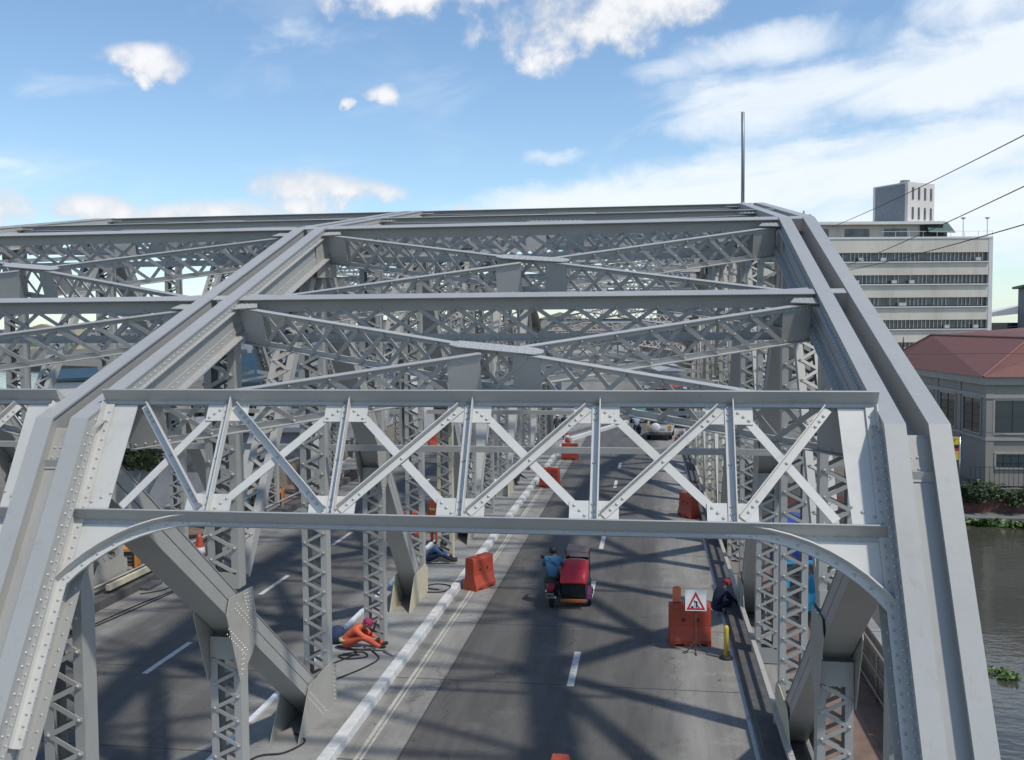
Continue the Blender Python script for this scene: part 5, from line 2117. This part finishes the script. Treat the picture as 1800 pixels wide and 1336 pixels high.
def tricycle(loc, rz, label, canopy, simple=False, group=None):
    t = empty('motor_tricycle', loc, rz, label, 'tricycle', group)
    # motorcycle along +Y, sidecar to the right
    wheel(t, (0, 0, .3), .3, .11)
    wheel(t, (0, 1.25, .3), .3, .09)
    m_ = MB()
    m_.tube([(0, .0, .32), (0, .35, .5), (0, .8, .62), (0, 1.05, .82)], .03, 8)
    m_.tube([(0, .3, .32), (0, .75, .3), (0, 1.0, .6), (0, 1.05, .82)], .028, 8)
    m_.tube([(-.07, 1.25, .3), (-.07, 1.1, .85)], .022, 8)
    m_.tube([(.07, 1.25, .3), (.07, 1.1, .85)], .022, 8)
    m_.tube([(-.07, 0, .3), (-.1, .25, .62)], .02, 8)
    m_.tube([(.07, 0, .3), (.1, .25, .62)], .02, 8)
    m_.build('frame', DARK, t, True)
    m_ = MB()
    m_.bx(-.13, .13, .4, .72, .26, .55)
    m_.build('engine', mat('engine_grey', (.12, .12, .125), .5, .5), t, False, None, .04)
    m_ = MB()
    m_.lathe((0, .82, .74), [(.03, -.24), (.12, -.2), (.15, 0), (.13, .18), (.05, .24)], 14, 'Y')
    m_.build('fuel_tank', MCR, t, True)
    m_ = MB()
    m_.poly([(-.14, -.18, .7), (.14, -.18, .7), (.12, .6, .68), (-.12, .6, .68)], (0, 0, .09))
    m_.build('seat', BLACK, t, False, None, .03)
    m_ = MB()
    m_.poly([(-.1, -.42, .56), (.1, -.42, .56), (.14, -.05, .66), (-.14, -.05, .66)], (0, 0, .11))
    tl_ = m_.build('tail', MCR, t, False, None, .03)
    m_ = MB()
    m_.bx(-.07, .07, -.45, -.421, .58, .65)
    m_.build('tail_lamp', mat('tail_red', (.4, .01, .015), .3), tl_)
    m_ = MB()
    m_.bx(-.13, -.09, -.45, -.421, .55, .6)
    m_.build('indicator', mat('lamp_white', (.8, .75, .72), .2), tl_)
    m_ = MB()
    m_.bx(-.11, .11, -.47, -.455, .38, .52)
    m_.build('number_plate', mat('plate_grey', (.2, .2, .16), .6), tl_)
    m_ = MB()
    for k in range(5):
        m_.bx(-.085 + k * .036, -.06 + k * .036, -.4725, -.4705, .42, .48)
    m_.build('plate_characters', BLACK, tl_)
    m_ = MB()
    m_.tube([(-.36, .98, 1.0), (-.2, 1.06, .95), (0, 1.08, .9), (.2, 1.06, .95), (.36, .98, 1.0)], .016, 8)
    m_.build('handlebar', DARK, t, True)
    for s in (-1, 1):
        m_ = MB()
        m_.tube([(s * .28, 1.02, .98), (s * .36, 1.0, 1.16)], .009, 6)
        m_.lathe((s * .38, .99, 1.2), [(.02, -.02), (.065, -.012), (.065, .01), (.02, .02)], 10, 'Y')
        m_.build('mirror', BLACK, t, True)
    m_ = MB()
    m_.lathe((0, 1.2, .84), [(.03, -.1), (.09, 0), (.1, .08)], 14, 'Y')
    m_.build('headlamp', CHROME, t, True)
    for s in (-1, 1):
        m_ = MB()
        m_.tube([(s * .1, .1, .3), (s * .12, -.35, .36)], [.03, .045], 8)
        if s > 0:
            m_.build('exhaust', CHROME, t, True)
    # sidecar
    sc_ = empty('sidecar', (.62, .0, 0))
    sc_.parent = t
    m_ = MB()
    m_.poly([(-.34, -.05, .26), (-.36, -.12, .74), (-.36, 1.1, .74), (-.3, 1.35, .5), (-.3, 1.3, .26)], (.7, 0, 0))
    m_.build('tub', mat('sidecar_black', (.02, .022, .026), .35, 0, .1, 3), sc_, False, None, .02)
    m_ = MB()
    m_.poly([(-.32, -.137, .4), (.3, -.137, .4), (.3, -.16, .7), (-.32, -.16, .7)], (0, .012, 0))
    m_.build('rear_window', GLASS, sc_)
    m_ = MB()
    m_.bx(-.36, .36, -.2, -.12, .2, .29)
    m_.build('bumper', mat('bumper_orange', (.33, .1, .03), .5), sc_, False, None, .015)
    # vinyl canopy drawn over the back, sloping down to the rear
    m_ = MB()
    rows_ = [(-.19, .72), (-.2, .77), (-.05, .95), (.25, 1.12), (.6, 1.2), (.75, 1.2)]
    nn = 9
    vs_ = []
    for (y, z) in rows_:
        for i in range(nn):
            u = i / (nn - 1) * 2 - 1
            vs_.append((u * .365, y, z + .045 * (1 - u * u) * (1 if z > .8 else .2)))
    for y, z in rows_[::-1]:
        pass
    fs = [(j * nn + i, j * nn + i + 1, (j + 1) * nn + i + 1, (j + 1) * nn + i) for j in range(len(rows_) - 1) for i in range(nn - 1)]
    m_.add(vs_, fs)
    cn = m_.build('canopy', canopy, sc_, True)
    sl = cn.modifiers.new('thick', 'SOLIDIFY')
    sl.thickness = .02
    for s in (-1, 1):
        m_ = MB()
        pts = [(s * .366, y, z) for y, z in rows_] + [(s * .366, .75, .76), (s * .366, -.15, .74)]
        m_.poly(pts, (-s * .012, 0, 0))
        m_.build('canopy_side', canopy, sc_)
    m_ = MB()
    m_.poly([(-.3, .95, 1.4), (.34, .95, 1.33), (.34, 1.35, 1.42), (-.28, 1.35, 1.49)], (0, 0, .035))
    m_.build('visor', mat('visor_brown', (.4, .24, .21), .5, 0, .1, 3), sc_)
    for s in (-.33, .35):
        m_ = MB()
        m_.tube([(s, 1.3, .55), (s, 1.25, 1.0), (s, 1.1, 1.38), (s, .9, 1.4)], .014, 6)
        m_.build('canopy_bow', DARK, sc_, True)
    m_ = MB()
    m_.poly([(-.32, 1.08, .74), (.34, 1.08, .74), (.34, 1.02, 1.22), (-.32, 1.02, 1.22)], (0, .01, 0))
    m_.build('windscreen', GLASS, sc_)
    wheel(sc_, (.43, .35, .24), .24, .1)
    m_ = MB()
    ar = [(.47 * 0, 0)]
    for i in range(8):
        a0, a1_ = math.pi * i / 8, math.pi * (i + 1) / 8
        q = [(math.cos(a0) * .29, math.sin(a0) * .29), (math.cos(a1_) * .29, math.sin(a1_) * .29)]
        m_.poly([(.37, .35 - q[0][0], .24 + q[0][1]), (.37, .35 - q[1][0], .24 + q[1][1]), (.5, .35 - q[1][0], .24 + q[1][1]), (.5, .35 - q[0][0], .24 + q[0][1])], (0, 0, .012))
    m_.build('mudguard', mat('plum_paint', (.12, .03, .09), .35), sc_)
    for y in (.1, .9):
        m_ = MB()
        m_.tube([(-.6, y, .32), (-.34, y, .3)], .022, 8)
        m_.build('strut', DARK, sc_, True)
    return t


tricycle((-2.63, 25.75, .004), R(-1), 'red canopied motor tricycle driving away along the lane', REDV).scale = (.95, .95, .95)


def sling(p):
    m_ = MB()
    m_.tube([(-.13, -.03, 1.3), (0, -.06, 1.2), (.14, -.05, 1.06), (.19, .02, .96)], .012, 5)
    m_.build('bag_strap', HAIR, p, True)


person((-2.63, 25.98, .004), R(-1), RIDE, SHB, JEAN, 'tricycle rider in a steel blue shirt seen from behind', 'hair', None, 1.2, 1.0, sling)
GRNV = mat('green_vinyl', (.03, .2, .14), .5, 0, .1, 3)
tricycle((-1.45, 77.2, .012), R(-14), 'green canopied tricycle beyond the end of the bridge', GRNV)
person((-1.4, 77.45, .012), R(-14), RIDE, WHS, JEAN, 'tricycle rider in a pale shirt beyond the end of the bridge', 'hair')


def car_body(prof_low, half, sec, mt, name, par, bevel=.05):
    """loft of cross-sections along Y: list of (y, half width bottom, half width top, z0, z1)"""
    m_ = MB()
    vs_, n = [], 10
    for (y, wb, wm, wt, z0_, zm, z1_) in sec:
        vs_ += [(-wb, y, z0_), (-wm, y, z0_ + (zm - z0_) * .45), (-wm * .99, y, zm), (-wt, y, z1_ - .03), (-wt * .86, y, z1_), (wt * .86, y, z1_), (wt, y, z1_ - .03), (wm * .99, y, zm), (wm, y, z0_ + (zm - z0_) * .45), (wb, y, z0_)]
    fs = [(i * n + j, i * n + (j + 1) % n, (i + 1) * n + (j + 1) % n, (i + 1) * n + j) for i in range(len(sec) - 1) for j in range(n)]
    fs += [tuple(range(n - 1, -1, -1)), tuple((len(sec) - 1) * n + j for j in range(n))]
    m_.add(vs_, fs)
    return m_.build(name, mt, par, False, None, bevel)


def suv(loc, rz, paint, label, spare=True):
    t = empty('parked_suv' if False else 'suv', loc, rz, label, 'car')
    car_body(None, None, [(0, .78, .82, .8, .42, .95, .98), (.12, .8, .85, .83, .34, .98, 1.0), (3.3, .8, .85, .82, .34, .98, 1.0), (4.1, .78, .83, .78, .36, .86, .92), (4.25, .72, .76, .7, .42, .8, .84)], paint, 'body', t)
    car_body(None, None, [(.05, .78, .78, .64, .97, 1.1, 1.66), (.3, .8, .8, .68, .97, 1.1, 1.74), (2.2, .8, .8, .68, .97, 1.1, 1.74), (2.5, .79, .79, .66, .97, 1.1, 1.66), (3.1, .76, .76, .7, .97, 1.0, 1.03)], paint, 'cabin', t)
    m_ = MB()
    m_.poly([(-.6, -.0, 1.1), (.6, -.0, 1.1), (.53, .035, 1.56), (-.53, .035, 1.56)], (0, .06, 0))
    m_.build('rear_window', GLASS, t)
    for s in (-1, 1):
        m_ = MB()
        m_.poly([(s * .81, .45, 1.08), (s * .81, 2.6, 1.08), (s * .71, 2.3, 1.6), (s * .71, .5, 1.6)], (-s * .03, 0, 0))
        m_.build('side_window', GLASS, t)
        m_ = MB()
        m_.bx(*sorted((s * .62, s * .83)), -.03, .06, .72, 1.02)
        m_.build('tail_lamp', mat('amber_lamp', (.6, .3, .05), .25), t)
        m_ = MB()
        m_.bx(*sorted((s * .86, s * 1.02)), 2.55, 2.66, 1.02, 1.18)
        m_.build('mirror', BLACK, t, False, None, .02)
        for y in (.75, 3.35):
            wheel(t, (s * .72, y, .34), .34, .22)
    m_ = MB()
    m_.bx(-.84, .84, -.14, .1, .36, .58)
    m_.build('bumper', mat('bumper_grey', (.12, .12, .12), .6), t, False, None, .04)
    m_ = MB()
    m_.bx(-.02 + .1, .42, -.03, -.0, .74, .86)
    m_.build('number_plate', mat('plate_white', (.55, .55, .53), .5), t)
    if spare:
        sw = empty('spare_wheel', (-.22, -.12, .86))
        sw.parent = t
        q = MB()
        q.lathe((0, 0, 0), [(.05, -.12), (.25, -.11), (.31, -.06), (.32, .06), (.25, .11)], 22, 'Y')
        q.build('wheel_cover', paint, sw, True)
    m_ = MB()
    for s in (-.55, .55):
        m_.tube([(s, .4, 1.76), (s, 2.1, 1.78)], .018, 6)
    m_.build('roof_rack', DARK, t, True)
    return t


suv((.55, 65.2, .006), R(-4), mat('white_car_paint', (.68, .68, .64), .25, 0, .03, 2), 'white suv with a covered spare wheel leaving the bridge')


def jeepney(loc, rz, side, roofm, label):
    t = empty('jeepney', loc, rz, label, 'jeepney')
    car_body(None, None, [(0, .78, .84, .8, .45, 1.0, 1.1), (.1, .8, .88, .84, .4, 1.05, 1.15), (4.2, .8, .88, .84, .4, 1.05, 1.15), (5.6, .6, .66, .58, .45, .95, 1.05)], side, 'body', t, .03)
    for s in (-1, 1):
        for k in range(6):
            m_ = MB()
            m_.bx(*sorted((s * .8, s * .85)), .05 + k * .82, .13 + k * .82, 1.16, 1.95)
            m_.build('pillar', side, t)
        for y in (.8, 4.5):
            wheel(t, (s * .7, y, .38), .38, .2)
        m_ = MB()
        m_.bx(*sorted((s * .62, s * .8)), -.02, .03, .7, .85)
        m_.build('tail_lamp', mat('jeep_lamp', (.5, .02, .02), .3), t)
    m_ = MB()
    m_.poly([(-.9, 0, 1.97), (.9, 0, 1.97), (.8, 0, 2.13), (.4, 0, 2.22), (-.4, 0, 2.22), (-.8, 0, 2.13)], (0, 4.6, 0))
    m_.build('roof', roofm, t, False, None, .03)
    m_ = MB()
    m_.bx(-.42, .42, -.03, -.002, .62, 1.95)
    m_.build('rear_door', mat('jeep_dark', (.012, .013, .016), .5), t)
    m_ = MB()
    m_.bx(-.85, .85, -.25, -.04, .35, .5)
    m_.build('rear_step', CHROME, t)
    m_ = MB()
    m_.poly([(-.8, 4.3, 1.2), (.8, 4.3, 1.2), (.76, 4.1, 1.95), (-.76, 4.1, 1.95)], (0, .02, 0))
    m_.build('windscreen', GLASS, t)
    m_ = MB()
    m_.bx(-.7, .7, -.0315, -.0285, 2.0, 2.1) if False else m_.bx(-.5, .5, -.04, -.01, 2.02, 2.12)
    m_.build('name_board', mat('board_pale', (.5, .5, .45), .6), t)
    return t


JG = mat('jeep_grey', (.17, .175, .18), .35, .3, .15, 2)
jeepney((2.5, 73.4, .008), R(-9), JG, mat('jeep_roof', (.26, .27, .28), .4), 'grey jeepney beside the white suv at the end of the bridge')
jeepney((.75, 88.5, .012), R(-15), mat('jeep_red', (.3, .012, .02), .35), mat('jeep_red_roof', (.4, .02, .03), .4), 'red jeepney ahead of the white suv')
suv((5.0, 96, .012), R(-15), mat('car_silver', (.4, .41, .42), .3, .3), 'silver car on the far road behind the grey jeepney', False)
suv((-9.5, 88, .012), R(165), mat('car_white2', (.62, .62, .62), .3), 'white car coming along the other roadway', False)
suv((-12.3, 97, .012), R(165), mat('car_red', (.35, .02, .02), .3), 'red car on the other roadway beyond the bridge', False)
suv((9.5, 112, .012), R(-15), mat('car_white3', (.66, .66, .66), .3), 'white van on the far road beyond the jeepneys', False)
# motorcyclist beside the white car
mt_ = empty('motorcycle', (-.95, 67.0, .006), R(-6), 'dark motorcycle beside the white suv', 'motorcycle')
wheel(mt_, (0, 0, .3), .3, .1)
wheel(mt_, (0, 1.25, .3), .3, .09)
m = MB()
m.tube([(0, 0, .32), (0, .35, .55), (0, .85, .66), (0, 1.1, .85), (0, 1.25, .3)], .035, 8)
m.build('frame', DARK, mt_, True)
m = MB()
m.poly([(-.13, -.3, .66), (.13, -.3, .66), (.11, .6, .68), (-.11, .6, .68)], (0, 0, .1))
m.build('seat', BLACK, mt_, False, None, .03)
m = MB()
m.tube([(-.36, .98, 1.0), (0, 1.08, .9), (.36, .98, 1.0)], .016, 8)
m.build('handlebar', DARK, mt_, True)
m = MB()
m.lathe((0, .82, .76), [(.03, -.22), (.13, -.1), (.13, .15), (.04, .22)], 12, 'Y')
m.build('fuel_tank', MCR, mt_, True)
m = MB()
m.bx(-.12, .12, .4, .72, .26, .58)
m.build('engine', DARK, mt_, False, None, .04)
person((-.95, 67.1, .006), R(-6), RIDE, mat('pale_blue_shirt', (.35, .42, .52), .8), NAVY, 'motorcyclist in a pale blue shirt beside the white suv', 'helmet', HAIR)

scene.cycles.max_bounces = 5
scene.cycles.diffuse_bounces = 2
scene.cycles.glossy_bounces = 3
scene.cycles.transmission_bounces = 3
scene.cycles.transparent_max_bounces = 6
scene.cycles.use_denoising = True
